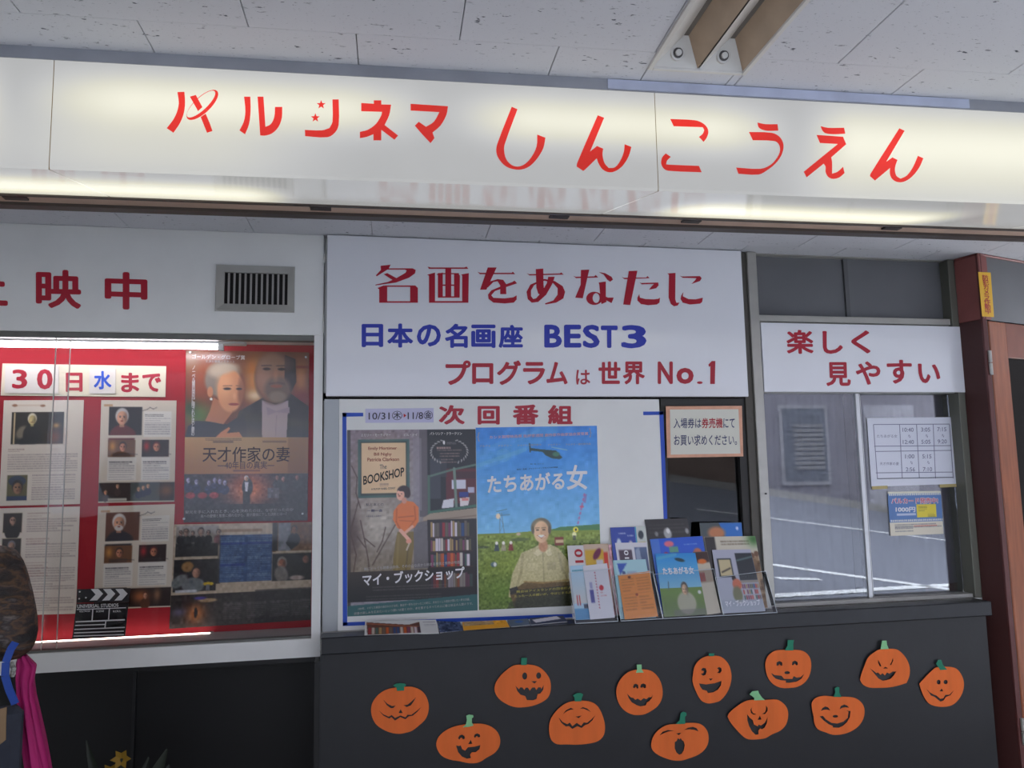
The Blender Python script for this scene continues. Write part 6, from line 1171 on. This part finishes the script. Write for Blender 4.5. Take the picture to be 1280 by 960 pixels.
for i in range(len(sp_) - 1):
    a, b_ = sp_[i], sp_[i + 1]; t_ = (b_ - a).normalized(); sd_ = Vector((t_.z, 0, -t_.x)).normalized() * .0085; mb.add([a - sd_, a + sd_, b_ + sd_, b_ - sd_, a - sd_ + Vector((0, .003, 0)), a + sd_ + Vector((0, .003, 0)), b_ + sd_ + Vector((0, .003, 0)), b_ - sd_ + Vector((0, .003, 0))], [(0, 1, 2, 3), (7, 6, 5, 4), (0, 4, 5, 1), (2, 6, 7, 3), (0, 3, 7, 4), (1, 5, 6, 2)])
obj('strap', mb, mat('bright_blue_webbing', (24, 66, 152), .6), bag)
b0_, b1_ = pp(-60, 885, 2.23), pp(26, 1010, 2.23)
obj('pouch', MB().box(b0_.x, b1_.x, 2.19, 2.235, b1_.z, b0_.z, .015), mat('dark_navy_canvas', (40, 44, 56), .8, noise=.12, nscale=40), bag)
q = [pp(-12, 890, 2.188), pp(8, 884, 2.188), pp(7, 925, 2.188), pp(-12, 940, 2.188)]; obj('tan_patch', MB().slab(q, Vector((0, -1, 0)), .003), mat('tan_leather', (140, 112, 80), .6), bag)
wr = ARM[1][0]; obj('bracelet', MB().tube([pp(14, 829, 2.21), pp(17, 836, 2.20), pp(15, 845, 2.205)], .006, 8), mat('beaded_bracelet', (150, 150, 144), .4, noise=.5, nscale=160), per)

# ================================================================== PLANT IN THE DARK UNDER THE CASE
pt = thing('potted_plant', 'potted plant with yellow flower and long leaves in the dark below the display case', 'plant', (-.76, 3.08, FL))
obj('pot', MB().tube([(-.76, 3.08, FL), (-.76, 3.08, FL + .24), (-.76, 3.08, FL + .25)], [.11, .15, .155], 24), mat('dark_clay_pot', (84, 60, 50), .7), pt, smooth=True)
obj('soil', MB().tube([(-.76, 3.08, FL + .25), (-.76, 3.08, FL + .255)], .14, 20), mat('soil', (50, 40, 32), .95), pt)
lf = mat('dark_leaf_green', (34, 42, 30), .5, noise=.15, nscale=20)
def blade(a, tip, wd, mt, name='leaf'):
    a, tip = Vector(a), Vector(tip); n = 8; mb = MB(); sd_ = (tip - a).cross(Vector((0, 1, 0))).normalized()
    for i in range(n + 1):
        t = i / n; c = a.lerp(tip, t) + Vector((0, -.03 * math.sin(t * math.pi), .05 * math.sin(t * math.pi) * (1 - t))); w_ = wd * math.sin(math.pi * min(1, t * .9 + .08)) ** .8
        mb.v += [tuple(c - sd_ * w_), tuple(c + Vector((0, .006, -.004))), tuple(c + sd_ * w_)]
    for i in range(n):
        k = i * 3; mb.f += [(k, k + 1, k + 4, k + 3), (k + 1, k + 2, k + 5, k + 4)]; mb.m += [0, 0]
    return obj(name, mb, mt, pt, smooth=True)
c0 = Vector((-.76, 3.08, FL + .25)); ft = PY(3.05)(152, 948)
blade(c0, PY(3.04)(209, 936), .030, lf); blade(c0, PY(3.06)(186, 946), .026, lf); blade(c0, PY(3.1)(108, 925), .02, lf)
for k in range(7):
    a = k * .9; blade(c0, c0 + Vector((.2 * math.cos(a), .10 * math.sin(a), .22 + .05 * (k % 3))), .024, lf)
obj('stalk', MB().tube([c0, c0.lerp(ft, .5) + Vector((.01, 0, 0)), ft], .005, 8), lf, pt)
ye = mat('yellow_petal', (150, 116, 26), .6)
for cc in (ft, ft + Vector((-.035, .01, -.045))):
    for k in range(6):
        a = k * 1.047; d = Vector((math.cos(a), -.35, math.sin(a))); e_ = Vector((-math.sin(a), 0, math.cos(a))) * .011; mb = MB().add([cc, cc + d * .015 + e_, cc + d * .034, cc + d * .015 - e_], [(0, 1, 2, 3)]); obj('petal', mb, ye, pt)

# ================================================================== STREET BEHIND THE CAMERA (seen mirrored in the windows)
GM = 3.281; c0_, ca, cb = -2.042, -.155, .165                    # road plane in mirrored coordinates Z = c0 + ca X + cb Y'
def road(x, ym): return Vector((x, 2 * GM - ym, c0_ + ca * x + cb * ym))
def lineuv(u, v): t = c0_ / (v - ca * u - cb); return road(u * t, t)
mb = MB(); q = [road(-9, 8.3), road(26, 8.3), road(26, 18.6), road(-9, 18.6)]; mb.add(q, [(0, 1, 2, 3)]); mb.add([v - Vector((0, 0, .2)) for v in q], [(0, 1, 2, 3)]); rd_ = st('road', mb, asphalt)
wl2 = mat('white_road_paint', (226, 226, 224), .8)
for a, b_, w_ in (((.44, -.0445), (.95, -.117), .055), ((.50, -.113), (.93, -.184), .075), ((.46, -.161), (.90, -.158), .06), ((.548, -.138), (.612, -.142), .05), ((.44, -.172), (.80, -.205), .05)):
    A, B = lineuv(*a), lineuv(*b_); d = (B - A).normalized(); sd_ = d.cross(Vector((-ca, cb, 1)).normalized()).normalized() * w_; z_ = Vector((0, 0, .008))
    obj('road_line', MB().add([A - sd_ + z_, B - sd_ + z_, B + sd_ + z_, A + sd_ + z_], [(0, 1, 2, 3)]), wl2, rd_)
mb = MB(); a, b_ = road(-9, 18.6), road(26, 18.6); k_ = Vector((0, 0, .18)); y2 = Vector((0, -.18, 0)); y3 = Vector((0, -2.2, 0))
mb.add([a, b_, b_ + k_, a + k_, a + k_ + y3, b_ + k_ + y3], [(0, 1, 2, 3), (3, 2, 5, 4)]); st('pavement_far', mb, concrete)
YB = 2 * GM - 20.6
nb = obj('wall', MB().box(16, 16.5, -12, 8, -4, 6.5), mat('dark_render', (70, 66, 66), .85, noise=.1, nscale=1), thing('building', 'dark building at the far right end of the street beyond the door', 'building', (16.2, -2, -4)))
for k in range(4): obj('window', MB().box(15.95, 16, -10 + k * 4, -8.5 + k * 4, .5, 2), mat('pale_window_frame', (138, 138, 144), .5), nb.parent)
bl = thing('building', 'grey building across the street, seen only mirrored in the shop windows', 'building', (9, YB, -1.5))
obj('wall', MB().box(-9, 26, YB - .3, YB, -4.5, 8.5), mat('grey_render', (118, 116, 124), .85, noise=.08, nscale=1.5), bl)
for x in (-4, 1.5, 11.6, 17.5): 
    f_ = obj('window', MB().box(x, x + 1.5, YB, YB + .08, -.1 - x * .02, 1.9), mat('pale_window_frame', (138, 138, 144), .5), bl)
    obj('pane', MB().box(x + .1, x + 1.4, YB + .081, YB + .09, .0 - x * .02, 1.8), mat('street_window_pane', (100, 104, 112), .2), f_)
for k in range(10): obj('shutter_slat', MB().box(12.0, 12.9, YB + .09, YB + .12, .1 + k * .13, .19 + k * .13), mat('shutter_grey', (120, 120, 122), .6), bl)
obj('door', MB().box(14.3, 15.9, YB, YB + .05, -1.6, 1.9), mat('pale_shutter_door', (150, 150, 158), .6), bl)
for x in (5.2, 8.0): obj('shop_front', MB().box(x, x + 2.2, YB, YB + .1, -.9, 2.2), mat('shop_front_brown', (120, 104, 96), .6), bl)
mb = MB().box(-9, 26, -1.75, -1.62, FL - 2.5, FL); st('kerb', mb, concrete)
mb = MB(); a, b_ = road(-9, 8.3), road(26, 8.3); dn = Vector((0, 0, -1)); mb.add([a, b_, Vector((b_.x, b_.y, -5)), Vector((a.x, a.y, -3))], [(0, 1, 2, 3)]); st('retaining_wall', mb, concrete)
